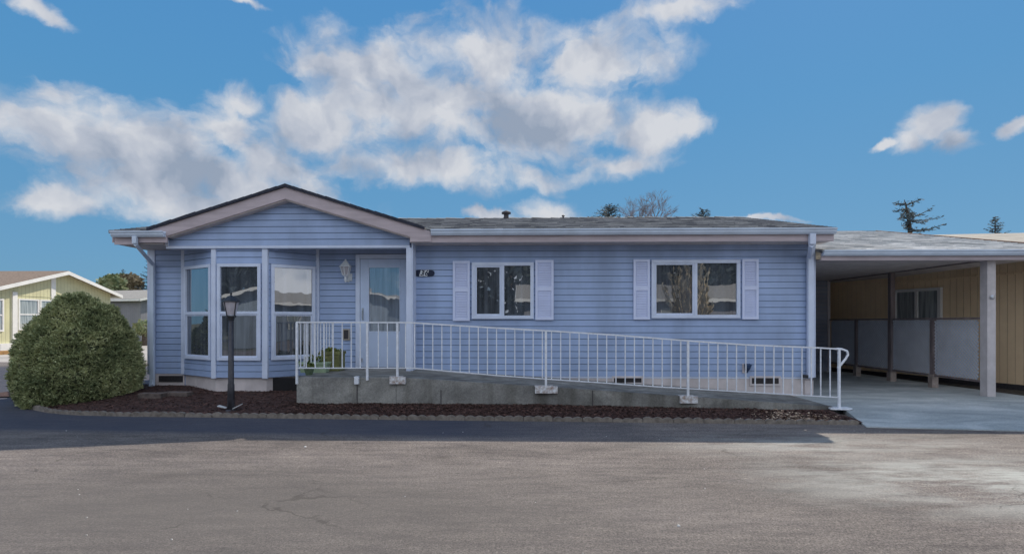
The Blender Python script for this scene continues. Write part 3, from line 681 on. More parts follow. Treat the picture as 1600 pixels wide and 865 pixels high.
# plaque
pl = thing('house_number_plaque', 'dark navy oval house number plaque reading 36 on white tiles, beside the entry post', 'sign', P(663,426.5,YF-.02))
c = P(663,426.5,YF-.03); hw = .185; hh = .063
pts = []
for k in range(28):
    t = 2*math.pi*k/28; pts.append((c.x+math.copysign(abs(math.cos(t))**.75, math.cos(t))*hw*(1.0), YF-.03, c.z+math.copysign(abs(math.sin(t))**.6, math.sin(t))*hh))
MB().prism(pts[::-1], (0,.012,0)).build('backplate', 'navy', pl)
for k, ch in enumerate('36'):
    cx = c.x-.034+k*.078-.008; shx = .016
    q = MB().prism([(cx-.036-shx,YF-.036,c.z-.055),(cx+.034-shx,YF-.036,c.z-.055),(cx+.034+shx,YF-.036,c.z+.055),(cx-.036+shx,YF-.036,c.z+.055)], (0,.007,0)).build('digit_tile', 'white', pl)
    cu = bpy.data.curves.new('digit', 'FONT'); cu.body = ch; cu.size = .125; cu.shear = .3; cu.align_x = 'CENTER'; cu.align_y = 'CENTER'; cu.extrude = .001; cu.offset = .0032
    tmp = bpy.data.objects.new('digit', cu); COL.objects.link(tmp); bpy.context.view_layer.update()
    me = bpy.data.meshes.new_from_object(tmp.evaluated_get(bpy.context.evaluated_depsgraph_get())); bpy.data.objects.remove(tmp)
    me.materials.clear(); me.materials.append(M['navy'])
    o = bpy.data.objects.new('digit', me); COL.objects.link(o); o.parent = q
    o.rotation_euler = (R(90),0,0)
    o.location = Vector((cx-.003, YF-.0375, c.z))-Vector(world(q).translation)

# lantern by the door
lc = P(540,424,YP-.13)
la = thing('wall_lantern', 'white coach lantern mounted on the entry wall left of the door', 'wall lamp', (lc.x,YP,lc.z))
b = MB(); b.lathe((lc.x,lc.y,lc.z), [(.125,.085),(.11,.10),(.05,.165),(.045,.18),(.02,.20),(.012,.235)], 6)
b.lathe((lc.x,lc.y,lc.z), [(.012,-.20),(.03,-.16),(.02,-.10),(.05,-.075),(.06,-.06)], 8)
for k in range(6):
    t = 2*math.pi*(k+.5)/6; b.bar((lc.x+math.cos(t)*.055,lc.y+math.sin(t)*.055,lc.z-.07),(lc.x+math.cos(t)*.10,lc.y+math.sin(t)*.10,lc.z+.09), .014, .014)
b.build('lantern_frame', 'white', la)
MB().lathe((lc.x,lc.y,lc.z), [(.045,-.06),(.088,.085)], 6).build('lantern_glass', 'frost', la)
b = MB(); b.tube([(lc.x,lc.y,lc.z-.17),(lc.x+.04,lc.y+.06,lc.z-.19),(lc.x+.045,YP-.03,lc.z-.12),(lc.x+.045,YP-.02,lc.z-.06)], .012, 8); b.box(lc.x+.0,lc.x+.09,YP-.03,YP-.014,lc.z-.17,lc.z-.03); b.build('bracket', 'white', la)

# ------------------------------------------------------------------ LANDING + RAMP
YR0 = 8.50; ZD = .545
def edge(px, py): return P(px, py, YR0)
rt = [(463,587.5),(624,590),(700,594),(853,603.5),(960,611),(1075,619),(1200,627.5),(1296,634.5)]
rampo = thing('concrete_ramp', 'grey concrete entry landing and wheelchair ramp sloping down to the driveway', 'ramp', (0,YR0,0))
b = MB(); tp = [edge(*q) for q in rt]
for q in tp[:2]: q.z = ZD
def rback(i): return YP-.003 if i < 2 else YF-.02
xs_split = XPOST
P_ = []
for i, q in enumerate(tp): P_.append((q, Vector((q.x, (YP-.004 if q.x < XPOST-.01 else YF-.018), q.z))))
# landing block
lx0 = tp[0].x
b.prism([(lx0,YR0,-.05),(XPOST-.005,YR0,-.05),(XPOST-.005,YR0,ZD),(lx0,YR0,ZD)], (0,YP-.06-YR0,0))
b.build('landing', 'ramp', rampo, .012)
b = MB(); prev = Vector((XPOST-.003,YR0,ZD))
for q in tp[2:]:
    b.add([(prev.x,YR0,-.05),(q.x,YR0,-.05),(q.x,YR0,q.z),(prev.x,YR0,prev.z),(prev.x,YF-.02,-.05),(q.x,YF-.02,-.05),(q.x,YF-.02,q.z+.01),(prev.x,YF-.02,prev.z+.01)],
          [(0,1,2,3),(3,2,6,7),(1,0,4,5),(5,4,7,6)]); prev = q
b.add([(prev.x,YR0,-.05),(prev.x+.12,YR0,-.05),(prev.x+.12,YF-.02,-.05),(prev.x,YF-.02,-.05),(prev.x,YR0,prev.z),(prev.x+.12,YR0+.04,.09),(prev.x+.12,YF-.02,.09),(prev.x,YF-.02,prev.z)],
      [(0,1,5,4),(4,5,6,7),(1,2,6,5)])
b.build('ramp_slab', 'ramp', rampo)
for px in (558, 689, 926):
    x = PX(px,YR0-.002); MB().box(x-.006,x+.006,YR0-.004,YR0+.004,.0,ZD-.02 if px<600 else .35).build('expansion_joint', 'vent', rampo)
def deckz(x):
    if x <= tp[1].x: return ZD
    for a, c in zip(tp, tp[1:]):
        if a.x <= x <= c.x: return a.z+(c.z-a.z)*(x-a.x)/(c.x-a.x)
    return .10

# ------------------------------------------------------------------ RAILING
YL = YR0-.03
ral = thing('handrail', 'white painted steel handrail with thin balusters along the landing and ramp', 'railing', (0,YL,0))
tops = [(463,503.2),(640,503.6),(700,507.4),(775,512.0),(853,516.3),(960,523),(1075,532),(1166,538.3),(1280,543),(1306,544.6)]
tps = [P(x,y,YL) for x, y in tops]
bots = [(463,574.6),(645,574.6),(700,579.3),(775,586),(853,591.6),(940,597.5),(1020,603.2),(1100,608),(1190,613.2),(1310,620.3)]
bts = [P(x,y,YL) for x, y in bots]
def interp(L_, x):
    if x <= L_[0].x: return L_[0].z
    for a, c in zip(L_, L_[1:]):
        if x <= c.x: return a.z+(c.z-a.z)*(x-a.x)/(c.x-a.x)
    return L_[-1].z
b = MB()
for a, c in zip(tps, tps[1:]): b.bar(a, c+(c-a).normalized()*.004, .036, .022)
e = tps[-1]; 
curve = [e, e+Vector((.09,0,-.004)), e+Vector((.17,0,-.035)), e+Vector((.185,0,-.09)), e+Vector((.15,0,-.15)), e+Vector((.03,0,-.30))]
b.tube(curve, .017, 8)
b.build('top_rail', 'rail', ral)
b = MB()
xg0, xg1 = PX(541,YL), PX(562,YL)
for a, c in zip(bts, bts[1:]): b.bar(a, c+(c-a).normalized()*.003, .024, .016)
b.build('bottom_rail', 'rail', ral)
bx = PX(478,YL)
post_px = [464, 574, 621, 853, 1075, 1311]
k = 0
x = PX(478.5,YL)
while x < PX(1305,YL):
    if all(abs(x-PX(p,YL)) > .05 for p in post_px):
        w = .0075; zt_, zb2 = interp(tps,x)-.008, interp(bts,x)+.004
        MB().box(x-w,x+w,YL-w,YL+w,zb2,zt_).build('baluster', 'rail', ral)
    x += .1425
for px in post_px:
    x = PX(px,YL); w = .0165; g = deckz(x)-.005 if px > 470 else .44
    if px == 574: g = .50
    if px == 1311: g = .085
    g2 = g if px in (464,574) else max(.08, g-.02)
    MB().box(x-w,x+w,YL-w,YL+w,g2,interp(tps,x)-.006).build('post', 'rail', ral)
# plates on the face of the slab
for px, w_, z_off, m_ in ((557.5,.035,-.005,'rail'), (621.5,.125,.0,'rust'), (853.5,.175,.0,'rust'), (1076,.135,.0,'rust')):
    x = PX(px,YL); z = deckz(x)+z_off
    b = MB(); b.box(x-w_,x+w_,YR0-.06,YR0-.002,z-.10,z+.008); b.box(x-w_-.008,x+w_*.6,YR0-.055,YR0+.05,z+.009,z+.018)
    b.build('base_plate', m_, ral, .006)
x = PX(1311,YL); b = MB(); b.prism([(x-.17,YL-.08,.075),(x+.10,YL-.10,.072),(x+.19,YL-.03,.075),(x+.16,YL+.10,.078),(x-.13,YL+.09,.078)], (0,0,.022)); b.build('base_plate', 'rail', ral, .005)
# return rail at the open left end of the landing
b = MB(); xs = PX(464,YL); b.bar((xs,YL,interp(tps,xs)), (xs,YP-.15,interp(tps,xs)), .036, .022); b.build('top_rail', 'rail', ral)
b = MB(); b.bar((xs,YL,interp(bts,xs)), (xs,YP-.15,interp(bts,xs)), .024, .016); b.build('bottom_rail', 'rail', ral)
for i in range(1, 12):
    y = YL+i*.1425
    MB().box(xs-.0075,xs+.0075,y-.0075,y+.0075,interp(bts,xs),interp(tps,xs)-.006).build('baluster', 'rail', ral)

# ------------------------------------------------------------------ GROUND
def sheet(name, pts, z, m): 
    o = MB().add([(x,y,z) for x,y in pts], [tuple(range(len(pts)))]).build(name, m); return struct(o)
sheet('ground', [(-700,-300),(700,-300),(700,900),(-700,900)], -.03, 'farground')
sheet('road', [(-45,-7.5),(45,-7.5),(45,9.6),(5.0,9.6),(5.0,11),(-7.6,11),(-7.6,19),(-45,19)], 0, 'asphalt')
sheet('side_street', [(-24,19),(-7.2,19),(-7.2,34),(-24,34)], -.006, 'paleroad')
sheet('lawn', [(-30,36),(-8,36),(-8,40),(-30,40)], -.01, 'grass')
# driveway slab, rising gently to the carport
e0, e1 = G(1354,666,.012), G(1604,672.5,.012)
ex = e1.x+(e1-e0).x*2; ey = e1.y+(e1-e0).y/(e1-e0).x*(ex-e1.x)
dl = [e0.xy, G(1330,648,.04).xy, G(1312,637,.06).xy]
b = MB()
xr_near = 16; 
cols = 14
def zdrv(y, yn): return .012+.078*min(1, max(0,(y-yn)/(8.9-yn)))
leftp = [(e0.x,e0.y), (G(1316,638,.06).x, G(1316,638,.06).y), (PX(1296,YR0)+.11, YR0+.02), (PX(1296,YR0)+.10, 9.85), (XR+.02, 9.95), (XR+.02, 14.85)]
rightp = [(ex,ey), (ex,8.2), (ex,8.6), (9.35,9.62), (9.0,9.75), (8.6,14.85)]
rows = []
for (lx,ly),(rx,ry) in zip(leftp,rightp):
    row = []
    for i in range(cols+1):
        t = i/cols; x = lx+(rx-lx)*t; y = ly+(ry-ly)*t; yn = e0.y+(ey-e0.y)*(x-e0.x)/(ex-e0.x)
        row.append((x,y,zdrv(y,yn)))
    rows.append(row)
vs = [v for r in rows for v in r]; n = cols+1
b.add(vs, [(j*n+i, j*n+i+1, (j+1)*n+i+1, (j+1)*n+i) for j in range(len(rows)-1) for i in range(cols)])
# slab edge
for j in range(len(rows)-1):
    p, q = rows[j][0], rows[j+1][0]; b.add([p, q, (q[0],q[1],-.03), (p[0],p[1],-.03)], [(0,1,2,3)])
b.add([rows[0][0], rows[0][-1], (ex,ey,-.02), (e0.x,e0.y,-.02)], [(0,3,2,1)])
o = struct(b.build('driveway', 'slab'))
sheet('soil_strip', [(9.0,9.72),(30,9.0),(30,14.6),(7.8,14.6)], .03, 'soil')
sheet('bounce_gravel_strip', [(7.8,14.6),(30,14.6),(30,30),(5.2,30),(5.2,14.9),(7.8,14.9)], .031, 'gravel')  # pale sheet added to bounce sunlight onto the tan house wall

# planting bed
bed_front = [(17,612),(22,628),(48,638),(78,645),(120,648),(200,650),(300,651),(450,653),(600,655),(750,656.5),(900,658),(1050,660),(1200,661.5),(1352,663)]
bf = [G(x,y,0) for x,y in bed_front]
def fronty(x):
    if x <= bf[0].x: return bf[0].y
    for a, c in zip(bf, bf[1:]):
        if x <= c.x: return a.y+(c.y-a.y)*(x-a.x)/max(1e-6,(c.x-a.x))
    return bf[-1].y
def backy(x):
    if x < -7.25: return 10.6-.25*(-7.25-x)
    if x < lx0: return YP+.03
    return YR0+.03
def bedz(x, y):
    t = max(0, min(1, (y-fronty(x))/max(.3, backy(x)-fronty(x))))
    hmax = .20 if x < lx0-.2 else (.13 if x < 0 else .13-.07*min(1, x/4))
    return .022+(hmax-.022)*t**.8+.012*noise.noise(Vector((x*3,y*3,0)))*min(1,t*6)
xend = bf[-1].x
b = MB(); nx, ny = 150, 16; vs = []
for j in range(ny+1):
    for i in range(nx+1):
        x = bf[0].x+.02+(xend-bf[0].x-.02)*i/nx
        fy = fronty(x)+.02; by = backy(x)
        xl_ = G(1316,638,.05)
        if x > xl_.x: by = fy+max(.005, (xl_.y-fy)*(xend-x)/(xend-xl_.x))
        y = fy+(by-fy)*j/ny; vs.append((x,y,bedz(x,y)))
b.add(vs, [(j*(nx+1)+i, j*(nx+1)+i+1, (j+1)*(nx+1)+i+1, (j+1)*(nx+1)+i) for j in range(ny) for i in range(nx)])
struct(b.build('planting_bed', 'mulch', smooth=True))
def chips(name, n, reg, m, smin, smax, lift=.012):
    b = MB(); c = 0
    while c < n:
        x, y = reg()
        if x is None: continue
        z = bedz(x,y)+random.uniform(0,lift); s = random.uniform(smin,smax); a = random.uniform(0,6.28)
        d = Vector((math.cos(a),math.sin(a),random.uniform(-.35,.35)))*s; e_ = Vector((-math.sin(a),math.cos(a),random.uniform(-.5,.5)))*s*random.uniform(.25,.6)
        p = Vector((x,y,z+.004)); b.add([p-d-e_,p+d-e_,p+d*.9+e_,p-d*.9+e_], [(0,1,2,3)]); c += 1
    return b.build(name, m)
def reg_bed():
    x = random.uniform(bf[0].x+.1, xend-.05); fy = fronty(x)+.03; by = backy(x)
    if x > 3.6: by = min(by, YR0-.04)
    if x > G(1316,638,.05).x: by = fy+(G(1316,638,.05).y-fy)*(xend-x)/(xend-G(1316,638,.05).x)
    if by-fy < .02: return None, None
    return x, random.uniform(fy, by)
tag(chips('bark_mulch', 36000, reg_bed, 'chips', .006, .019), 'dark brown bark mulch chips covering the planting bed', 'mulch', kind='stuff')
def reg_leaf():
    x = random.gauss(3.9,.3); fy = fronty(x)+.03
    if x < 3.0 or x > 4.6: return None, None
    return x, fy+abs(random.gauss(0,.35))*1.0 if True else None
def reg_leaf2():
    x, y = reg_leaf()
    if x is None or y > YR0-.05: return None, None
    return x, y
tag(chips('sunlit_patch_litter', 600, reg_leaf2, 'sunpatch_leaf', .012, .028, .02), 'dry leaf litter over the mulch near the ramp foot, toned pale for a sunlit patch', 'leaves', kind='stuff')

# scalloped edging, one concrete piece at a time
segL = .42
def edging_mesh():
    b = MB(); ns = 3; n = 8; pts = [(-segL/2+.004,0,-.03)]
    top = []
    for k in range(ns):
        for i in range(n+1):
            t = i/n; x = -segL/2+.004+(segL-.008)*(k+t)/ns; top.append((x,0,.052+.022*math.sin(math.pi*t)))
    pts = [(segL/2-.004,0,-.03)]+[p for p in reversed(top)]+[(-segL/2+.004,0,-.03)]
    b.prism(pts, (0,.045,0)); return b
pathp = [v.xy for v in bf]; pathp = [Vector((p.x,p.y)) for p in pathp]
segs = []; dist = 0
cum = [0]
for a, c in zip(pathp, pathp[1:]): cum.append(cum[-1]+(c-a).length)
def at(s):
    for i in range(len(cum)-1):
        if s <= cum[i+1]:
            t = (s-cum[i])/(cum[i+1]-cum[i]); return pathp[i]+(pathp[i+1]-pathp[i])*t
    return pathp[-1]
first = None; s = 0; k = 0
while s+segL <= cum[-1]+.1:
    a, c = at(s), at(min(cum[-1],s+segL)); mid = (a+c)/2; ang = math.atan2((c-a).y,(c-a).x)
    if first is None:
        first = edging_mesh().build('edging_stone', 'stone'); o = first
        tag(o, 'low scalloped concrete edging piece along the front of the mulch bed', 'garden edging', 'scalloped edging pieces along the bed')
    else:
        o = first.copy(); COL.objects.link(o)
    o.location = (mid.x, mid.y-.02, random.uniform(-.012,.004)); o.rotation_euler = (random.uniform(-.08,.05), random.uniform(-.03,.03), ang+random.uniform(-.03,.03))
    s += segL; k += 1

# stone blocks ringing the corner of the bed
def block(name, c, hx, hy, hz, rz, label):
    b = MB(); b.box(-hx,hx,-hy,hy,0,hz)
    o = b.build(name, 'stoneworn', None, .015); o.location = c; o.rotation_euler = (0,0,rz); tag(o, label, 'stone block'); return o
for (px, py, hx, rz, lab) in ((232,624,.20,.05,'left of two worn concrete blocks in the mulch below the downspout'), (272,622,.23,-.04,'right of two worn concrete blocks in the mulch below the corner vent')):
    g = G(px,py+2,.08); block('landscape_block', (g.x,g.y+.1,.085), hx, .09, .12, rz, lab)

# ------------------------------------------------------------------ lamp post
g = G(361,643,.03)
lp = thing('lamp_post', 'dark bronze lamp post with frosted lantern head standing in the mulch bed', 'lamp post', (g.x,g.y,.02))
zz = lambda py: PZ(361,py,g.y)
cx, cy = g.x, g.y
b = MB(); b.tube([(cx,cy,0.0),(cx,cy,.45),(cx,cy,.47),(cx,cy,zz(494))], [.055,.050,.044,.038], 12); b.lathe((cx,cy,.02), [(.085,0),(.085,.03),(.06,.05)], 14); b.build('pole', 'pole', lp, 0, True)
b = MB(); b.lathe((cx,cy,zz(494)), [(.045,-.06),(.05,-.02),(.075,-.01),(.075,.012)], 8)
zt_ = zz(471.5)
b.lathe((cx,cy,zt_), [(.135,0),(.13,.012),(.05,.085),(.025,.095),(.012,.105),(.012,.12),(.02,.128),(.004,.15)], 8)
for k in range(4):
    t = math.pi/2*k+math.pi/4+.35; b.bar((cx+math.cos(t)*.072,cy+math.sin(t)*.072,zz(493)),(cx+math.cos(t)*.118,cy+math.sin(t)*.118,zt_+.004), .010, .010)
b.build('lantern_frame', 'black', lp)
b = MB(); b.lathe((cx,cy,0), [(.066,zz(492)),(.112,zt_-.002)], 8); b.build('lantern_glass', 'frost', lp)
b = MB()
b.prism([(cx-.20,cy-.03,.115),(cx-.06,cy-.05,.09),(cx-.06,cy+.01,.09),(cx-.20,cy+.03,.12)], (0,0,.012)); b.prism([(cx+.05,cy-.05,.08),(cx+.17,cy-.04,.14),(cx+.18,cy,.15),(cx+.06,cy+.01,.09)], (0,0,.012))
b.build('ground_spike', 'leaffin', lp)

# ------------------------------------------------------------------ planters
def leaves(mb, c, r, n, s0, s1, up=.4):
    c = Vector(c)
    for _ in range(n):
        d = Vector((random.gauss(0,1),random.gauss(0,1),random.gauss(up,1))).normalized(); p = c+Vector((d.x*r[0],d.y*r[1],abs(d.z)*r[2]))*random.uniform(.4,1)
        s = random.uniform(s0,s1); a = Vector((random.gauss(0,1),random.gauss(0,1),random.gauss(.6,1))).normalized(); e_ = a.orthogonal().normalized()*s*.35
        mb.add([p,p+a*s*.5+e_,p+a*s,p+a*s*.5-e_], [(0,1,2,3)])
pt = thing('planter_box', 'long pale green planter box with small plants on the landing', 'planter', P(492,575,9.3))
c = P(492,574,9.3); c.z = ZD; b = MB(); hw = .24
b.add([(c.x-hw*.9,c.y-.08,ZD+.002),(c.x+hw*.9,c.y-.08,ZD+.002),(c.x+hw*.9,c.y+.08,ZD+.002),(c.x-hw*.9,c.y+.08,ZD+.002),(c.x-hw,c.y-.1,ZD+.17),(c.x+hw,c.y-.1,ZD+.17),(c.x+hw,c.y+.1,ZD+.17),(c.x-hw,c.y+.1,ZD+.17)], [(0,3,2,1),(0,1,5,4),(1,2,6,5),(2,3,7,6),(3,0,4,7),(4,5,6,7)])
b.box(c.x-hw-.01,c.x+hw+.01,c.y-.11,c.y+.11,ZD+.15,ZD+.18); b.build('planter_body', 'planterg', pt)
b = MB(); leaves(b, (c.x,c.y,ZD+.17), (.24,.08,.12), 160, .02, .06); b.build('plant', 'planty', pt)
pt = thing('square_planter', 'square olive planter beside the pale green planter box, full of trailing plants', 'planter', P(521,577,9.7))
c = P(520,577,9.7); b = MB(); b.box(c.x-.17,c.x+.17,c.y-.16,c.y+.16,ZD+.002,ZD+.33); b.box(c.x-.185,c.x+.185,c.y-.175,c.y+.175,ZD+.29,ZD+.345); b.build('planter_body', 'plantero', pt, .006)
b = MB(); leaves(b, (c.x-.05,c.y,ZD+.32), (.22,.17,.08), 260, .02, .06, .1); b.build('plant', 'planty', pt)
pt = thing('plant_pot', 'small round green pot at the left corner of the landing', 'flower pot', P(483,585,8.9))
c = P(483,585,8.85); MB().lathe((c.x,c.y,ZD), [(.055,.002),(.085,.12),(.095,.12),(.095,.14),(.07,.14),(.06,.12)], 16).build('pot_body', 'pot', pt, 0, False)
b = MB(); leaves(b, (c.x,c.y,ZD+.13), (.10,.10,.06), 120, .02, .06); b.build('plant', 'planty', pt)

# ------------------------------------------------------------------ shrub
sc = Vector((PX(125,9.45), 9.45, .08)); RX, RY, RZ = .95, .96, 1.80
shb = thing('dome_shrub', 'large dome shaped dark green dwarf conifer shrub at the left corner of the house', 'shrub', sc)
def domepoint(th, ph):
    """th around, ph 0 (base) .. pi/2 (top) : slightly conical dome, overhanging base"""
    rr = (math.cos(ph)**.80 if ph >= 0 else math.cos(ph))*(1-.13*max(0, 1-math.sin(ph)/.22))
    hh_ = math.sin(ph)
    d = Vector((math.cos(th)*rr*RX, math.sin(th)*rr*RY, hh_*RZ))
    nd = d.normalized()
    k = 1+.08*noise.noise(nd*2.6+Vector((3,1,2)))+.085*noise.noise(nd*6.+Vector((9,1,2)))+.045*noise.noise(nd*13)
    return d*k, k
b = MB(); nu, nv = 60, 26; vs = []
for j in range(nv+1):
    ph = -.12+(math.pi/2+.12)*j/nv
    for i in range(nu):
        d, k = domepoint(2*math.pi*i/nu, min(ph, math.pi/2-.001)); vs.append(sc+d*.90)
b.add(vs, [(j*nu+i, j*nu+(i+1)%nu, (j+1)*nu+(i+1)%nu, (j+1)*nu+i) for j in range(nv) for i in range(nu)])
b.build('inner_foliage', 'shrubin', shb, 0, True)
b = MB()
random.seed(11)
for _ in range(16000):                                    # sprays of fine twigs
    th = random.uniform(0, 2*math.pi); ph = math.asin(min(1, random.uniform(-.06,1.0)))
    d, k = domepoint(th, ph)
    nd = Vector((d.x/RX**2, d.y/RY**2, d.z/RZ**2+.08)).normalized()
    hole = noise.noise(d*2.3+Vector((5,0,0)))
    depth = .93 if hole > -.40 else .90
    base = sc+d*depth*random.uniform(.97,1.03)
    ax = (nd+Vector((random.gauss(0,.35),random.gauss(0,.35),random.gauss(.25,.35)))).normalized()
    L_ = random.uniform(.035,.075)
    for q in range(9):
        a = (ax+Vector((random.gauss(0,.55),random.gauss(0,.55),random.gauss(0,.5)))).normalized(); l = L_*random.uniform(.5,1.)
        w = a.orthogonal(); w.rotate(Matrix.Rotation(random.uniform(0,6.28),3,a)); w = w.normalized()*l*.12
        p = base+ax*random.uniform(0,.05)
        b.add([p-w*.6, p+a*l*.6-w, p+a*l, p+a*l*.6+w, p+w*.6], [(0,1,2,3,4)])
b.build('foliage', 'shrub', shb)

# ------------------------------------------------------------------ CARPORT
YC = 9.72
zc = PZ(1430,390,YC-.1); xc0, xc1 = XR+.03, 9.80
cp = thing('carport', 'attached carport with shingled roof, mauve beam and pale square corner post', 'carport', (7,YC,0))
YCR = 14.55; scp = (PZ(1345,362,YCR)-zc)/(YCR-YC)
zcr = lambda y: zc+.015+scp*(YCR-abs(y-YCR)-YC)
xcr = xc1
b = MB(); xk = lambda y: xcr-.55*max(0,(y-YC))/(YCR-YC)
roofslab(b, [(xc0,YC-.05,zcr(YC-.05)),(xk(YC-.05),YC-.05,zcr(YC-.05)),(xk(YCR),YCR,zcr(YCR)),(xc0,YCR,zcr(YCR))])
roofslab(b, [(xc0,YCR,zcr(YCR)),(xk(YCR),YCR,zcr(YCR)),(xk(YCR+2.7),YCR+2.7,zcr(YCR+2.7)),(xc0,YCR+2.7,zcr(YCR+2.7))])
courses(b, xc0, xk, YC-.05, YCR, zcr)
b.build('roof', 'shingle2', cp)
for ya, yb in ((YC, YCR), (YCR, YCR+2.7)):
    b = MB(); b.prism([(xk(ya)-.03,ya,zcr(ya)-TH-.003),(xk(yb)-.03,yb,zcr(yb)-TH-.003),(xk(yb)-.03,yb,zcr(yb)-.2),(xk(ya)-.03,ya,zcr(ya)-.2)], (.025,0,0)); b.build('rake_board', 'tanfascia', cp)
b = MB(); b.prism([(xk(YC)+.002,YC-.05,zcr(YC)-.05),(xk(YCR)+.002,YCR,zcr(YCR)-.05),(xk(YCR)+.002,YCR,zcr(YCR)+.022),(xk(YC)+.002,YC-.05,zcr(YC)+.022)], (.02,0,0)); b.build('edge_flashing', 'tanfascia', cp)
gutter(xc0+.0, xcr+.04, YC-.012, zc, parent=cp, h=.095)
b = MB(); b.box(xc0, xcr-.04, YC-.01, YC+.02, zc-.17, zc-.004); b.build('eave_fascia', 'fascia', cp)
zbm = PZ(1543,407,YC+.2)
pxa, pxb = PX(1542,YC+.14), PX(1555.5,YC+.14)
b = MB(); b.box(xc0, pxb+.02, YC+.12, YC+.26, zbm, zc-.172); b.build('front_beam', 'fascia', cp)
b = MB(); b.box(xc0, xcr-.05, YC+.02, YC+.12, zc-.170, zc-.155); b.box(xc0, xcr-.62, YC+.26, YCR+2.5, zc-.14, zc-.12); b.build('ceiling', 'soffit', cp)
gp = G(1548,616,.09)
b = MB(); b.box(pxa, pxb, YC+.13, YC+.29, .08, zbm); b.build('corner_post', 'post', cp, .006)
b = MB(); b.lathe((0,0,0), [(.035,0),(.04,.02),(.02,.03)], 12)
b.xform(Matrix.Translation(((pxa+pxb)/2,YC+.13,PZ(1548,464,YC+.13))) @ Matrix.Rotation(R(90),4,'X')); b.build('cable_bracket', 'metal', cp)
# tapered side beam along the lattice, tall middle post
la_ = [G(px,py,.09) for px,py in ((1548,616),(1458,604.5),(1393,594.5),(1339,586.5))]
p_f = Vector(((pxa+pxb)/2,YC+.3,0)); p_b = Vector((PX(1297,14.8),14.78,0))
dirl = (p_b-p_f).normalized(); Ll = (p_b-p_f).length
def onl(t): return p_f+dirl*Ll*t
tl = []
for px in (1458,1393,1339):                    # where the sight line meets the lattice line
    lo, hi = 0, 1
    for _ in range(40):
        mid = (lo+hi)/2; q = onl(mid); xx = q.x-q.y*(PX(px,1.0))
        if xx > 0: lo = mid
        else: hi = mid
    tl.append(lo)
perp = Vector((-dirl.y, dirl.x, 0))
b = MB(); a_, c_ = onl(0), onl(1); b.bar(a_+Vector((0,0,zbm+.07)), c_+Vector((0,0,zbm+.07)), .09, .14); b.build('side_beam', 'brownpost', cp)
q = onl(tl[1]); MB().bar(q+Vector((0,0,.30)), q+Vector((0,0,zbm)), .10, .10).build('middle_post', 'brownpost', cp)
MB().bar(q+Vector((0,0,.07)), q+Vector((0,0,.30)), .13, .13).build('post_base', 'woodbase', cp)
# lattice fence
lf = thing('lattice_fence', 'waist high white diagonal lattice fence with dark rails along the open side of the carport', 'fence', onl(.5))
zl1, zl0 = PZ(1500,497,YC+.4), .36
b = MB(); b.bar(onl(.0)+Vector((0,0,zl1)), onl(1)+Vector((0,0,zl1)), .06, .035); b.build('top_rail', 'brownpost', lf)
b = MB(); b.bar(onl(.0)+Vector((0,0,zl0-.02)), onl(1)+Vector((0,0,zl0-.02)), .05, .035); b.build('bottom_rail', 'brownpost', lf)
for t in (tl[0], tl[2]):
    q = onl(t); MB().bar(q+Vector((0,0,zl0)), q+Vector((0,0,zl1-.02)), .08, .08).build('post', 'brownpost', lf)
    MB().bar(q+Vector((0,0,.06)), q+Vector((0,0,zl0-.0)), .12, .12).build('post_base', 'woodbase', lf)
def lattice(t0, t1):
    L0, L1 = Ll*t0+.05, Ll*t1-.05; hgt = zl1-zl0-.03; b = MB(); w = .029; sp = .070
    for sgn, off in ((1, .006), (-1, -.006)):
        c = L0-hgt
        while c < L1+hgt:
            # strip from (c,zl0) going up with sgn
            xa, xb = (c, c+hgt) if sgn > 0 else (c+hgt, c)
            # clip
            def z_at(x): return zl0+ (x-xa)*sgn
            xlo, xhi = max(min(xa,xb), L0), min(max(xa,xb), L1)
            if xhi-xlo > .03:
                pA = p_f+dirl*xlo+perp*off+Vector((0,0,z_at(xlo))); pB = p_f+dirl*xhi+perp*off+Vector((0,0,z_at(xhi)))
                d = (pB-pA).normalized(); nn = perp; ww = d.cross(nn).normalized()*w/2
                b.obox((pA+pB)/2, d, nn, ww.normalized(), (pB-pA).length/2, .003, w/2)
            c += sp
    return b.build('lattice_panel', 'lattice', lf)
ts = [0.012, tl[0], tl[1], tl[2], 1.0]
for a, c in zip(ts, ts[1:]): lattice(a, c)
# storage shed at the back of the carport
sh = thing('storage_shed', 'grey lap sided storage shed at the back of the carport beside the house', 'shed', (7,15,0))
ys = 14.85; sx1 = PX(1294,ys)
b = MB(); laps(b, (0,ys,0), (1,0,0), (0,-1,0), .12, zc-.14, XR+.05, sx1-.02); b.build('wall', 'siding_dark', sh)
b = MB(); b.box(XR+.05, sx1-.02, ys+.01, ys+2.2, .05, zc-.15); b.build('wall_core', 'siding_dark', sh)
b = MB(); b.box(sx1-.03, sx1+.04, ys-.03, ys+.06, .06, zc-.15); b.build('corner_trim', 'post', sh)

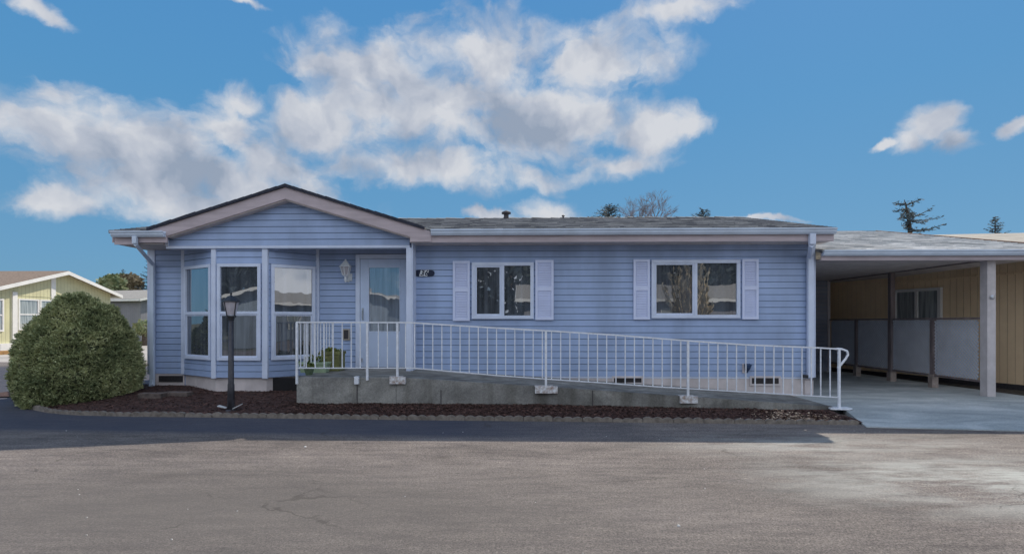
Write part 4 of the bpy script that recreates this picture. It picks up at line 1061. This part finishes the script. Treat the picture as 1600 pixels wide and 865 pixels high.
# ------------------------------------------------------------------ NEIGHBOURING HOMES
def home_box(name, label, cat, loc, rz, L_, W, zw, pitch, ov, wall, roofm, trim, wins=(), base=.25, skew=None, rake=None):
    """ridge along local x; wins: (face, centre, z0, z1, width) face in 'f' (-y) 'r' (+x) 'l' (-x)"""
    t = thing(name, label, cat, loc, rz)
    Mx = Matrix.Translation(loc) @ Matrix.Rotation(rz, 4, 'Z')
    if skew: Mx = Matrix(((skew[0], Mx[0][1], 0, loc[0]), (skew[1], Mx[1][1], 0, loc[1]), (0,0,1,loc[2]), (0,0,0,1)))
    zr_ = zw+pitch*W/2
    b = MB()
    for sx_ in (-1, 1):
        x = sx_*L_/2; pts = [(x,-W/2,0),(x,W/2,0),(x,W/2,zw),(x,0,zr_),(x,-W/2,zw)]
        b.add(pts, [(0,1,2,3,4) if sx_ > 0 else (4,3,2,1,0)])
    b.add([(-L_/2,-W/2,0),(L_/2,-W/2,0),(L_/2,-W/2,zw),(-L_/2,-W/2,zw)], [(0,1,2,3)]); b.add([(-L_/2,W/2,0),(L_/2,W/2,0),(L_/2,W/2,zw),(-L_/2,W/2,zw)], [(3,2,1,0)])
    b.xform(Mx).build('wall', wall, t)
    b = MB(); hl_ = L_/2+ov; hw_ = W/2+ov; ze = zw-pitch*ov+.06; zt2 = zr_+.06
    for s_ in (-1,1):
        pts = [(-hl_,s_*hw_,ze),(hl_,s_*hw_,ze),(hl_,0,zt2),(-hl_,0,zt2)]
        if s_ > 0: pts = pts[::-1]
        b.prism(pts, (0,0,-.05))
    b.xform(Mx).build('roof', roofm, t)
    for sx_ in (-1,1):
        x = sx_*(hl_+.01); b = MB().prism([(x,-hw_,ze-.02),(x,0,zt2-.02),(x,hw_,ze-.02),(x,hw_,ze-.19),(x,0,zt2-.20),(x,-hw_,ze-.19)], (.03*sx_,0,0))
        b.xform(Mx).build('rake_board', rake or trim, t)
    for s_ in (-1,1): MB().box(-hl_,hl_,s_*(hw_),s_*(hw_+.03),ze-.18,ze-.02).xform(Mx).build('eave_fascia', rake or trim, t)
    for wv in wins:
        face, c, z0, z1, w, div = (tuple(wv)+('v',))[:6]
        f = MB(); fw = .07
        framebox(f, c-w/2, c+w/2, z0, z1, fw, -.05, 0)
        if div in ('v','x'): f.box(c-.03,c+.03,-.045,0,z0+fw,z1-fw)
        if div in ('h','x'): f.box(c-w/2+fw,c+w/2-fw,-.04,0,(z0+z1)/2-.03,(z0+z1)/2+.03)
        g_ = MB().box(c-w/2+fw,c+w/2-fw,-.015,-.01,z0+fw,z1-fw)
        if face == 'f': mm = Matrix.Translation((0,-W/2,0))
        elif face == 'r': mm = Matrix.Translation((L_/2,0,0)) @ Matrix.Rotation(R(90),4,'Z')
        else: mm = Matrix.Translation((-L_/2,0,0)) @ Matrix.Rotation(R(-90),4,'Z')
        fo = f.xform(Mx@mm).build('window', trim, t); g_.xform(Mx@mm).build('pane', 'farglass', fo)
    return t, Mx

XG = -24.0
yk = YX(95, XG); yend = YX(191, XG+.4)
hwG = yend-yk
zwG = PZ(193,462,yend)
zpG = P(95,424.5,yk).z
pitG = (zpG-zwG)/hwG
Wg = 2*(hwG-.4)
y27, y80 = YX(27,XG), YX(80,XG)
gh, Mg = home_box('green_house', 'pale green gabled house with white trim and brown roof beyond the dome shrub', 'house', (XG-7,yk,0.05), 0, 14, Wg, zwG+pitG*.4-.06, pitG, .4, 'greenwall', 'brownroof', 'whitewood',
    wins=[('r', (y27+y80)/2-yk-.35, 1.0, 2.5, 1.1, 'h'), ('r', (y27+y80)/2-yk+.75, 1.0, 2.5, 1.0, 'h'), ('r', y27-yk-1.35, .95, 2.45, 1.3, 'h'), ('f', 3, 1.0, 2.2, 1.4, 'v')])
b = MB(); yb_ = YX(83,XG)
b.box(XG,XG+.03,yb_-.13,yb_+.13,2.45,zpG-.3); b.build('batten', 'whitewood', gh)
b = MB(); b.box(XG,XG+.06,YX(22,XG)-.12,YX(22,XG)+.12,.2,2.85); b.build('batten', 'whitewood', gh)
b = MB(); b.box(XG,XG+.12,yk-Wg/2,yk+Wg/2,.02,.45); b.build('skirting', 'whitewood', gh)
b = MB(); b.box(XG,XG+.02,yk-Wg/2,yk+Wg/2,2.68,2.72); b.build('belt_trim', 'greenwall', gh)
# curb and low brick edging in front of the green house
kb = MB().box(XG+.7,XG+1.0,yk-9,yk+1.5,-.02,.16).build('street_kerb', mat('ochre_kerb',(.40,.22,.08),.8,.2,5.)); struct(kb)
home_box('grey_house', 'grey panel sided house with pale roof between the green house and the blue home', 'house', (-34,46,0), R(-14), 12, 8, 3.25, .22, .4, 'greywall', 'greyroof', 'whitewood', wins=[('f', 1.2, 1.3, 2.7, 1.5, 'n'), ('f',-3,1.2,2.4,1.4,'v')])

# tan house on the right: gable end turned toward the carport
th_ = R(18.1)
A0 = P(1556, 598.8, 11.72); A1d = Vector((-math.sin(th_), math.cos(th_), 0))
A0.z = 0
# slide along the wall line until the sight line at px 1416
def solve_line(px):
    lo, hi = -5, 20
    for _ in range(60):
        mid = (lo+hi)/2; q = A0+A1d*mid
        if q.x-q.y*PX(px,1.0) > 0: lo = mid
        else: hi = mid
    return lo
tp_ = solve_line(1416); pk = A0+A1d*tp_
zpk = P(1416,367.5,pk.y).z
t16 = solve_line(1600); q16 = A0+A1d*t16; z16 = P(1600,386.5,q16.y).z
pit_t = (zpk-z16)/(tp_-t16)
Wt = 8.4
ex_ = Vector((math.cos(th_), math.sin(th_), 0)); Lt = 16
sk = Vector((1,-.12,0)).normalized(); loc = pk+sk*(Lt/2)
wc = (solve_line(1398)+solve_line(1473))/2-tp_; ww_ = solve_line(1398)-solve_line(1473)
home_box('tan_house', 'tan panel sided house with weathered roof standing beyond the carport', 'house', (loc.x,loc.y,.0), th_, Lt, Wt, zpk-.06-pit_t*Wt/2, pit_t, .34, 'tan', 'tanroof', 'whitewood',
    wins=[('l', -wc, 1.20, 2.22, ww_, 'v')], rake='tanfascia', skew=(sk.x,sk.y))
# horizontal panel joint on the tan gable
for o in bpy.data.objects:
    if o.name.startswith('tan_house') and o.type == 'EMPTY': tanh = o
b = MB(); qa, qb = A0+A1d*(tp_-Wt/2+.02), A0+A1d*(tp_+Wt/2-.02); nl = -ex_*.012
zj = P(1556,429,A0.y).z
b.bar(qa+nl+Vector((0,0,zj)), qb+nl+Vector((0,0,zj)), .02, .035); b.build('panel_joint', 'tan', tanh)
b = MB(); b.bar(qa+nl*.6+Vector((0,0,.06)), qb+nl*.6+Vector((0,0,.06)), .02, .16); b.build('skirting', 'vent', tanh)

# homes across the street (behind the viewpoint; they show in the window panes)
home_box('street_end_house', 'white trimmed grey blue house farther along the street, seen reflected in the right bay window', 'house', (25,-12.5,0), R(180), 14, 8.4, 2.9, .26, .5, 'bluewall', 'greyroof', 'whitewood', wins=[('f',2,1,2.2,1.6),('f',-3,1,2.2,1.6)])
home_box('opposite_house', 'pale grey house across the street with white trim, seen reflected in the sliding window panes', 'house', (6.5,-15,0), R(180), 13, 8, 2.8, .24, .5, 'greywall', 'greyroof', 'whitewood', wins=[('f',3,1,2.2,1.6),('f',-2,1,2.2,1.6)])
home_box('opposite_gabled_house', 'blue grey gabled house across the street, seen reflected in the bay window panes', 'house', (-12,-17,0), R(90), 13, 8.4, 2.9, .26, .5, 'bluewall', 'greyroof', 'whitewood', wins=[('l',1,1,2.2,1.6),('l',-2,1,2.2,1.2)])
pg = thing('pampas_grass', 'tall clump of pampas grass across the street, seen reflected in the right hand window', 'ornamental grass', (7.4,-4.6,0))
random.seed(5)
b = MB()
for _ in range(60):
    a = random.uniform(0,6.28); l = random.uniform(0,1.0); h = random.uniform(2.0,3.9); p0 = Vector((7.4+math.cos(a)*l*.3,-4.6+math.sin(a)*l*.3,0)); p1 = p0+Vector((math.cos(a)*l*1.1,math.sin(a)*l*1.1,h))
    d = (p1-p0).normalized()
    b.tube([p0,p1], [.02,.01], 4)
    for k in range(26):
        p = p0.lerp(p1, random.uniform(.55,1)); a2 = (d+Vector((random.gauss(0,.25),random.gauss(0,.25),random.gauss(0,.2)))).normalized(); s_ = random.uniform(.15,.35); w = a2.orthogonal().normalized()*s_*.18
        b.add([p,p+a2*s_*.5+w,p+a2*s_,p+a2*s_*.5-w],[(0,1,2,3)])
b.build('plumes', 'plume', pg)

# ------------------------------------------------------------------ TREES
def conifer(name, label, base, h, rad, seed, n=60, bare=.35, droop=.1, sparse=1., m='needle', group=None, drop_low=.15, one=None):
    random.seed(seed); base = Vector(base); t = thing(name, label, 'tree', base, group=group)
    b = MB(); b.tube([base, base+Vector((0,0,h*.5)), base+Vector((0,0,h))], [h*.018,h*.011,.02], 7); b.build('trunk', 'bark', t)
    b = MB(); a = random.uniform(0,6)
    for i in range(n):
        f = drop_low+(1-drop_low)*(i/n)**.9; z = f*h; a += 2.4+random.uniform(-.5,.5)
        L_ = rad*((1-f)**.75+.06)*random.uniform(.55,1.15)
        if random.random() > sparse: continue
        d = Vector((math.cos(a),math.sin(a),random.uniform(-droop,.25+.3*f))).normalized()
        p0 = base+Vector((0,0,z)); tip = p0+d*L_+Vector((0,0,.08*L_))
        b.tube([p0, p0.lerp(tip,.6)-Vector((0,0,.04*L_)), tip], [.02+.012*L_,.015,.006], 4)
        k = int(16+L_*20)
        for j in range(k):
            s = (j+random.random())/k; s = bare*.4+(1-bare*.4)*s
            p = p0.lerp(tip, s)+Vector((random.gauss(0,.05),random.gauss(0,.05),random.gauss(-.03,.05)))*L_
            side = Vector((-d.y,d.x,0))*random.choice((-1,1)); q = (d*.6+side*random.uniform(.2,1)+Vector((0,0,random.uniform(-.5,.25)))).normalized()
            l = random.uniform(.12,.34)*(.4+.35*L_)*(1.1-.5*s); w = q.orthogonal().normalized()*l*.22
            b.add([p-w*.4,p+q*l*.5-w,p+q*l,p+q*l*.5+w,p+w*.4],[(0,1,2,3,4)])
    b.build('crown', m, t); return t
def tree_at(px, pytop, Y): p = P(px, pytop, Y); return (p.x, Y, 0), p.z
pos, h = tree_at(951, 320, 40); conifer('conifer_tree', 'small dark conifer top above the roof ridge, left of the bare tree', pos, h, 5.6, 3, 130, droop=.0, group='distant conifers behind the roofs', drop_low=.45)
pos, h = tree_at(1099, 327, 44); conifer('conifer_tree', 'tiny conifer tip above the roof ridge, right of the bare tree', pos, h, 4.6, 4, 130, group='distant conifers behind the roofs', drop_low=.45)
pos, h = tree_at(1555, 338, 42); conifer('conifer_tree', 'small neat conifer top above the tan house roof at the far right', pos, h, 2.6, 6, 110, group='distant conifers behind the roofs', drop_low=.4)
pos, h = tree_at(231, 400, 60); conifer('conifer_tree', 'dark conifer rising behind the left corner of the blue home', (pos[0]+.6,pos[1],0), h, 2.8, 9, 110, group='distant conifers behind the roofs', drop_low=.1)
pos, h = tree_at(192, 420, 62); conifer('conifer_tree', 'slender conifer tip above the grey house roof', pos, h, 1.6, 10, 70, group='distant conifers behind the roofs', drop_low=.2)
# the ragged lone pine above the carport, tiered open branches
def ragged(px0, pytop, Y, seed):
    random.seed(seed); p = P(px0,pytop,Y); base = Vector((p.x,Y,0)); t = thing('ragged_pine', 'ragged open branched pine rising above the carport and tan house roofs', 'tree', base)
    def w(px, py): return P(px, py, Y)
    tr = [base, w(1422,363), w(1421,350), w(1418,335), w(1416,322), w(1413,312)]
    MB().tube(tr, [.22,.13,.11,.08,.05,.02], 7).build('trunk', 'bark', t)
    b = MB()
    limbs = [((1419,342),(1405,341),(1391,347)), ((1420,347),(1412,349),(1404,353)), ((1419,341),(1430,333),(1445,335)), ((1420,345),(1436,346),(1455,344)), ((1421,341),(1427,338),(1436,331)),
             ((1422,360),(1440,361),(1459,354)), ((1422,361),(1432,362),(1448,362)), ((1416,320),(1421,318),(1425,315)), ((1417,328),(1412,326),(1409,327)), ((1417,325),(1421,330),(1424,334)),
             ((1416,319),(1412,316),(1410,312)), ((1419,350),(1424,354),(1430,352)), ((1418,334),(1413,338),(1409,342)), ((1418,331),(1422,333),(1425,338)), ((1420,357),(1415,360),(1412,363)), ((1421,345),(1427,350),(1434,349)),((1419,337),(1411,343),(1404,346))]
    for L_ in limbs:
        q = [w(*a) for a in L_]; dy = random.uniform(-1.2,1.2); q[1].y += dy*.5; q[2].y += dy
        b.tube(q, [.05,.035,.012], 5)
        for j in range(44):
            s = random.random(); p = q[0].lerp(q[1], s*2) if s < .5 else q[1].lerp(q[2], s*2-1)
            d = (q[2]-q[0]).normalized(); dd = (d*.5+Vector((random.gauss(0,.6),random.gauss(0,.6),random.gauss(0,.35)))).normalized()
            l = random.uniform(.10,.28); ww = dd.orthogonal().normalized()*l*.18; p = p+Vector((random.gauss(0,.06),random.gauss(0,.1),random.gauss(0,.06)))
            b.add([p-ww*.4,p+dd*l*.5-ww,p+dd*l,p+dd*l*.5+ww,p+ww*.4],[(0,1,2,3,4)])
    for j in range(85):
        p = w(random.gauss(1418,1.5), random.uniform(320,361)); p.y += random.gauss(0,.3); dd = Vector((random.gauss(0,.7),random.gauss(0,.7),random.gauss(.1,.4))).normalized()
        l = random.uniform(.15,.35); ww = dd.orthogonal().normalized()*l*.18
        b.add([p-ww*.4,p+dd*l*.5-ww,p+dd*l,p+dd*l*.5+ww,p+ww*.4],[(0,1,2,3,4)])
    b.build('crown', 'needle', t)
ragged(1417, 312, 36, 8)
# bare deciduous tree
random.seed(21)
Yb_ = 45; btop = P(1012, 297, Yb_); bbase = Vector((btop.x, Yb_, 0))
bt = thing('bare_tree', 'wide leafless winter tree rising above the middle of the roof', 'tree', bbase)
b = MB(); b.tube([bbase, bbase+Vector((0,0,8.4))], [.32,.2], 8); b.build('trunk', 'barkpale', bt)
b = MB()
def branch(p, d, L_, r, lvl):
    bend = Vector((random.gauss(0,.12),random.gauss(0,.12),.12)); m_ = p+d*L_*.5; e_ = m_+(d+bend).normalized()*L_*.5
    b.tube([p,m_,e_], [r,r*.8,r*.6], 5 if lvl > 3 else 3, False)
    if lvl == 0: return
    k = 3 if lvl > 1 else 4
    for _ in range(k):
        nd = (d+Vector((random.gauss(0,.50),random.gauss(0,.50),random.gauss(.10,.26)))).normalized()
        branch(p.lerp(e_, random.uniform(.5,1)), nd, L_*random.uniform(.62,.82), r*.58, lvl-1)
for k in range(7):
    a = k*.92+.3; branch(bbase+Vector((math.cos(a)*.4,math.sin(a)*.3,random.uniform(8.2,9.0))), Vector((math.cos(a)*.62,math.sin(a)*.5,random.uniform(.5,.9))).normalized(), random.uniform(1.15,1.4), .07, 5)
b.build('crown', 'barkpale', bt)
# broadleaf masses at the left, between the houses
def bush(name, label, c, r, n, m, s0, s1, cat='tree', trunk=True):
    t = thing(name, label, cat, (c[0],c[1],0)); random.seed(int(abs(c[0]*10+c[1])))
    if trunk: MB().tube([(c[0],c[1],0),(c[0],c[1],c[2])], [.2,.1], 7).build('trunk', 'bark', t)
    b = MB()
    for _ in range(n):
        d = Vector((random.gauss(0,1),random.gauss(0,1),random.gauss(0,1))).normalized(); k = 1+.35*noise.noise(d*2+Vector((c[0],0,0)))+.2*noise.noise(d*5)
        p = Vector(c)+Vector((d.x*r[0],d.y*r[1],d.z*r[2]))*k*random.uniform(.55,1)**.5; s_ = random.uniform(s0,s1)
        a = Vector((random.gauss(0,1),random.gauss(0,1),random.gauss(.3,1))).normalized(); w = a.orthogonal().normalized()*s_*.4
        b.add([p,p+a*s_*.5+w,p+a*s_,p+a*s_*.5-w],[(0,1,2,3)])
    b.build('crown', m, t); return t
bush('evergreen_tree', 'rounded green tree behind the grey house roof, leftmost of its clump', tuple(P(176,446,58)), (1.1,1.1,1.0), 2600, 'hedge', .2,.5)
bush('evergreen_tree', 'narrow bushy green tree behind the grey house roof, next to the tan winter tree', tuple(P(188,444,61)), (.7,.9,1.0), 1500, 'hedge', .2,.5)
bush('winter_tree', 'tan leafless looking tree behind the grey house roof', tuple(P(203,445,60)), (1.3,1.1,1.1), 2200, 'drybush', .15,.4)
bush('garden_shrub', 'small green and brown shrub before the grey house beside the blue corner', tuple(P(226,512,33)), (.55,.5,.45), 700, 'hedge', .08,.2, 'shrub')
# dark trees across the street, reflected in the glass
for i, (x, y, hh_, rr, lab) in enumerate(((-1,-22,12,5.0,'tall evergreen across the street, reflected in the storm door'), (13,-20,9,3.6,'tall evergreen across the street, reflected in the right window'), (-20,-20,8.5,3.4,'tall evergreen across the street, reflected at the far left of the bay'), (3,-24,7.5,3.2,'tall evergreen across the street, reflected in the left sliding window'))):
    bush('evergreen_tree', lab, (x,y,hh_*.5), (rr,rr,hh_*.5), 5000, 'needle', .3,.8)

# grit on the road
random.seed(3); b = MB()
for _ in range(55):
    x = random.uniform(-6,6); y = random.uniform(2.4,7.2); s_ = random.uniform(.003,.008)
    if random.random() < .06: s_ *= 2
    b.lathe((x,y,.0), [(s_,0),(s_*.8,s_*.5),(s_*.2,s_*.8)], 5)
tag(b.build('road_grit', 'pebble'), 'pale bits of grit scattered over the worn asphalt', 'gravel', kind='stuff')

# ------------------------------------------------------------------ WORLD
SUNV = Vector((.57,.98,1.0)).normalized()
elev = math.asin(SUNV.z); az = math.atan2(SUNV.x, SUNV.y)     # clockwise from +Y
w = bpy.data.worlds.new('World'); S.world = w; w.use_nodes = True; nt = w.node_tree; L = nt.links.new
nt.nodes.clear(); out = N(nt, 'ShaderNodeOutputWorld'); bg = N(nt, 'ShaderNodeBackground'); bg.inputs['Strength'].default_value = .108
L(bg.outputs[0], out.inputs[0])
sky = N(nt, 'ShaderNodeTexSky', sky_type='NISHITA'); sky.sun_disc = False; sky.sun_elevation = elev; sky.sun_rotation = az
sky.air_density = 1.0; sky.dust_density = .3; sky.ozone_density = 2.
tc = N(nt, 'ShaderNodeTexCoord'); nrm = N(nt, 'ShaderNodeVectorMath', operation='NORMALIZE'); L(tc.outputs['Generated'], nrm.inputs[0])
D = nrm.outputs[0]
def mth(op, a, b_, clamp=False):
    n = N(nt, 'ShaderNodeMath', operation=op); n.use_clamp = clamp
    for i, q in enumerate((a, b_)):
        if q is None: continue
        if isinstance(q, (int, float)): n.inputs[i].default_value = q
        else: L(q, n.inputs[i])
    return n.outputs[0]
sp = N(nt, 'ShaderNodeSeparateXYZ'); L(D, sp.inputs[0])
grad = ramp(nt, [(0., (1.35,3.15,4.7)), (.10, (1.2,3.05,5.05)), (.35, (.82,2.75,5.25)), (.7, (.62,2.3,5.35)), (1., (.6,2.3,5.2))]); L(sp.outputs['Z'], grad.inputs[0])
mixs = N(nt, 'ShaderNodeMix', data_type='RGBA'); mixs.inputs['Factor'].default_value = .93; L(sky.outputs[0], mixs.inputs['A']); L(grad.outputs[0], mixs.inputs['B'])
# clouds: soft ellipsoidal masses on the sky sphere broken up by fractal noise
def dirpx(px, py):
    u = (px-800)/F; v = (HZ-py)/F; d = Vector((u*cs-sn, u*sn+cs, v)); return d.normalized(), d.length
blobs = [(560,105,150,62),(745,75,160,70),(930,95,150,55),(660,170,210,75),(860,185,170,70),(1020,205,80,42),(960,250,110,28),
         (90,195,190,60),(345,205,75,62),(300,280,330,60),(640,265,250,38),(180,235,190,60),(60,320,95,32),(300,330,130,36),(440,260,120,60),
         (1080,12,150,26),(40,5,75,22),(375,5,60,8),
         (860,328,66,26),(765,340,40,12),(1432,226,48,30),(1470,200,62,34),(1508,222,56,34),(1392,224,26,10),(1075,200,50,26),(370,170,60,30),(480,200,120,60),(250,240,160,70),(1600,208,36,18),(1090,345,60,9),(1180,343,70,7),(1000,345,60,8)]
def field(vec, blobs, k):
    cur = None
    for (px,py,rx,ry) in blobs:
        c, ln = dirpx(px,py); right = Vector((c.y,-c.x,0)).normalized(); upv = right.cross(c).normalized()
        sxx = rx/F/ln*math.sqrt(1-(c.dot(Vector((-sn,cs,0)))-1)*0)*max(.5, c.dot(Vector((-sn,cs,0)))**1)
        syy = ry/F/ln
        sub = N(nt, 'ShaderNodeVectorMath', operation='SUBTRACT'); sub.inputs[1].default_value = c; L(vec, sub.inputs[0])
        d1 = N(nt, 'ShaderNodeVectorMath', operation='DOT_PRODUCT'); d1.inputs[1].default_value = right/sxx; L(sub.outputs[0], d1.inputs[0])
        d2 = N(nt, 'ShaderNodeVectorMath', operation='DOT_PRODUCT'); d2.inputs[1].default_value = upv/syy; L(sub.outputs[0], d2.inputs[0])
        d3 = N(nt, 'ShaderNodeVectorMath', operation='DOT_PRODUCT'); d3.inputs[1].default_value = c*2; L(sub.outputs[0], d3.inputs[0])
        cb = N(nt, 'ShaderNodeCombineXYZ'); L(d1.outputs['Value'], cb.inputs[0]); L(d2.outputs['Value'], cb.inputs[1]); L(d3.outputs['Value'], cb.inputs[2])
        ln_ = N(nt, 'ShaderNodeVectorMath', operation='LENGTH'); L(cb.outputs[0], ln_.inputs[0])
        v = mth('SUBTRACT', 1.0, ln_.outputs['Value'])
        if cur is None: cur = v
        else:
            sm = N(nt, 'ShaderNodeMath', operation='SMOOTH_MAX'); L(cur, sm.inputs[0]); L(v, sm.inputs[1]); sm.inputs[2].default_value = k; cur = sm.outputs[0]
    return cur
def density(vec, detail=True):
    cur = mth('MULTIPLY', field(vec, blobs, .3), 1.5)
    # generic unseen clouds behind the viewpoint, thickened as fill light on the shaded front
    gn = N(nt, 'ShaderNodeTexNoise'); gn.inputs['Scale'].default_value = 2.2; gn.inputs['Detail'].default_value = 3; L(vec, gn.inputs['Vector'])
    sy = N(nt, 'ShaderNodeSeparateXYZ'); L(vec, sy.inputs[0])
    bk = N(nt, 'ShaderNodeMapRange'); bk.inputs['From Min'].default_value = .25; bk.inputs['From Max'].default_value = -.1; L(sy.outputs['Y'], bk.inputs[0])
    gb = mth('MULTIPLY', mth('SUBTRACT', gn.outputs[0], .40), 8.); gb = mth('SUBTRACT', gb, mth('MULTIPLY', mth('SUBTRACT', 1., bk.outputs[0]), 4.))
    cur = mth('MAXIMUM', cur, gb)
    cur = mth('MAXIMUM', cur, -1.5)
    mp = N(nt, 'ShaderNodeMapping'); mp.inputs['Scale'].default_value = (1,1,1.5); L(vec, mp.inputs[0])
    n1 = N(nt, 'ShaderNodeTexNoise'); n1.inputs['Scale'].default_value = 11.0; n1.inputs['Detail'].default_value = 7; n1.inputs['Roughness'].default_value = .56
    n1.inputs['Distortion'].default_value = .35
    L(mp.outputs[0], n1.inputs['Vector'])
    vo = N(nt, 'ShaderNodeTexVoronoi'); vo.feature = 'F1'; vo.inputs['Scale'].default_value = 9.; vo.inputs['Detail'].default_value = 2; vo.inputs['Roughness'].default_value = .6; vo.normalize = True
    wv = N(nt, 'ShaderNodeVectorMath', operation='MULTIPLY_ADD'); wv.inputs[1].default_value = (.06,.06,.06); L(n1.outputs['Color'], wv.inputs[0]); L(mp.outputs[0], wv.inputs[2]); L(wv.outputs[0], vo.inputs['Vector'])
    puff = mth('MULTIPLY', mth('SUBTRACT', .30, vo.outputs['Distance']), 1.6)
    return mth('ADD', mth('ADD', mth('ADD', cur, .0), puff), mth('MULTIPLY', mth('SUBTRACT', n1.outputs[0], .5), 2.5)), cur
wn = N(nt, 'ShaderNodeTexNoise'); wn.inputs['Scale'].default_value = 4.5; wn.inputs['Detail'].default_value = 8; wn.inputs['Roughness'].default_value = .60; L(D, wn.inputs['Vector'])
ws = N(nt, 'ShaderNodeVectorMath', operation='SUBTRACT'); ws.inputs[1].default_value = (.5,.5,.5); L(wn.outputs['Color'], ws.inputs[0])
wm = N(nt, 'ShaderNodeVectorMath', operation='SCALE'); wm.inputs['Scale'].default_value = .12; L(ws.outputs[0], wm.inputs[0])
wa = N(nt, 'ShaderNodeVectorMath', operation='ADD'); L(D, wa.inputs[0]); L(wm.outputs[0], wa.inputs[1]); D = wa.outputs[0]
dn, nz1 = density(D)
mr = N(nt, 'ShaderNodeMapRange', interpolation_type='SMOOTHSTEP'); mr.inputs['From Min'].default_value = -.12; mr.inputs['From Max'].default_value = 1.05; L(dn, mr.inputs[0])
def soft(vec):
    n = N(nt, 'ShaderNodeTexNoise'); n.inputs['Scale'].default_value = 7.; n.inputs['Detail'].default_value = 4; n.inputs['Roughness'].default_value = .55; L(vec, n.inputs['Vector']); return n.outputs[0]
shf = N(nt, 'ShaderNodeVectorMath', operation='ADD'); shf.inputs[1].default_value = (.012,0,.035); L(D, shf.inputs[0])
grd = mth('SUBTRACT', soft(shf.outputs[0]), soft(D))
class _S: pass
sub = _S(); darks = [(860,200,190,60),(640,235,170,40),(370,285,260,48),(110,250,170,40),(700,150,120,40),(60,225,90,40),(1465,245,70,22),(470,245,110,40)]
dk = field(D, darks, .4)
dkr = N(nt, 'ShaderNodeMapRange', interpolation_type='SMOOTHSTEP'); dkr.inputs['From Min'].default_value = -.35; dkr.inputs['From Max'].default_value = .85; L(dk, dkr.inputs[0])
sub.outputs = [mth('ADD', mth('ADD', .22, mth('MULTIPLY', dkr.outputs[0], .36)), mth('MULTIPLY', grd, 4.2))]
tone = ramp(nt, [(0, (6.4,6.5,6.8)), (.5, (4.6,4.9,5.6)), (1, (2.9,3.4,4.3))])
n5 = N(nt, 'ShaderNodeTexNoise'); n5.inputs['Scale'].default_value = 14; n5.inputs['Detail'].default_value = 4; L(D, n5.inputs['Vector'])
tv = mth('ADD', sub.outputs[0], mth('MULTIPLY', mth('SUBTRACT', n5.outputs[0], .5), 1.3), True); L(tv, tone.inputs[0])
sy0 = N(nt, 'ShaderNodeMapRange'); sy0.inputs['From Min'].default_value = .15; sy0.inputs['From Max'].default_value = -.35; sy0.inputs['To Min'].default_value = 1.; sy0.inputs['To Max'].default_value = 2.0  # unseen cloud tone brightened as fill for the house front and tan wall
L(sp.outputs['Y'], sy0.inputs[0]); tsc = N(nt, 'ShaderNodeVectorMath', operation='SCALE'); L(tone.outputs[0], tsc.inputs[0]); L(sy0.outputs[0], tsc.inputs['Scale'])
cm = N(nt, 'ShaderNodeMix', data_type='RGBA'); L(mth('MULTIPLY', mr.outputs[0], .93), cm.inputs['Factor']); L(mixs.outputs['Result'], cm.inputs['A']); L(tsc.outputs[0], cm.inputs['B'])
L(cm.outputs['Result'], bg.inputs['Color'])

sl = bpy.data.lights.new('sun', 'SUN'); sl.energy = 4.9; sl.angle = R(.5); sl.color = (1.0,.90,.76)
so = bpy.data.objects.new('sun', sl); COL.objects.link(so); so.rotation_euler = SUNV.to_track_quat('Z','Y').to_euler(); so.location = (20,30,40)

# ------------------------------------------------------------------ CAMERA
cam = bpy.data.cameras.new('camera'); cam.sensor_width = 36; cam.lens = 36*F/1600; cam.shift_y = (HZ-432.5)/1600; cam.clip_end = 2000; cam.clip_start = .05
co = bpy.data.objects.new('camera', cam); COL.objects.link(co); co.location = (0,0,H); co.rotation_euler = (R(90),0,YAW); S.camera = co
S.render.engine = 'CYCLES'
S.view_settings.view_transform = 'Standard'; S.view_settings.look = 'None'; S.view_settings.exposure = 0; S.view_settings.gamma = 1
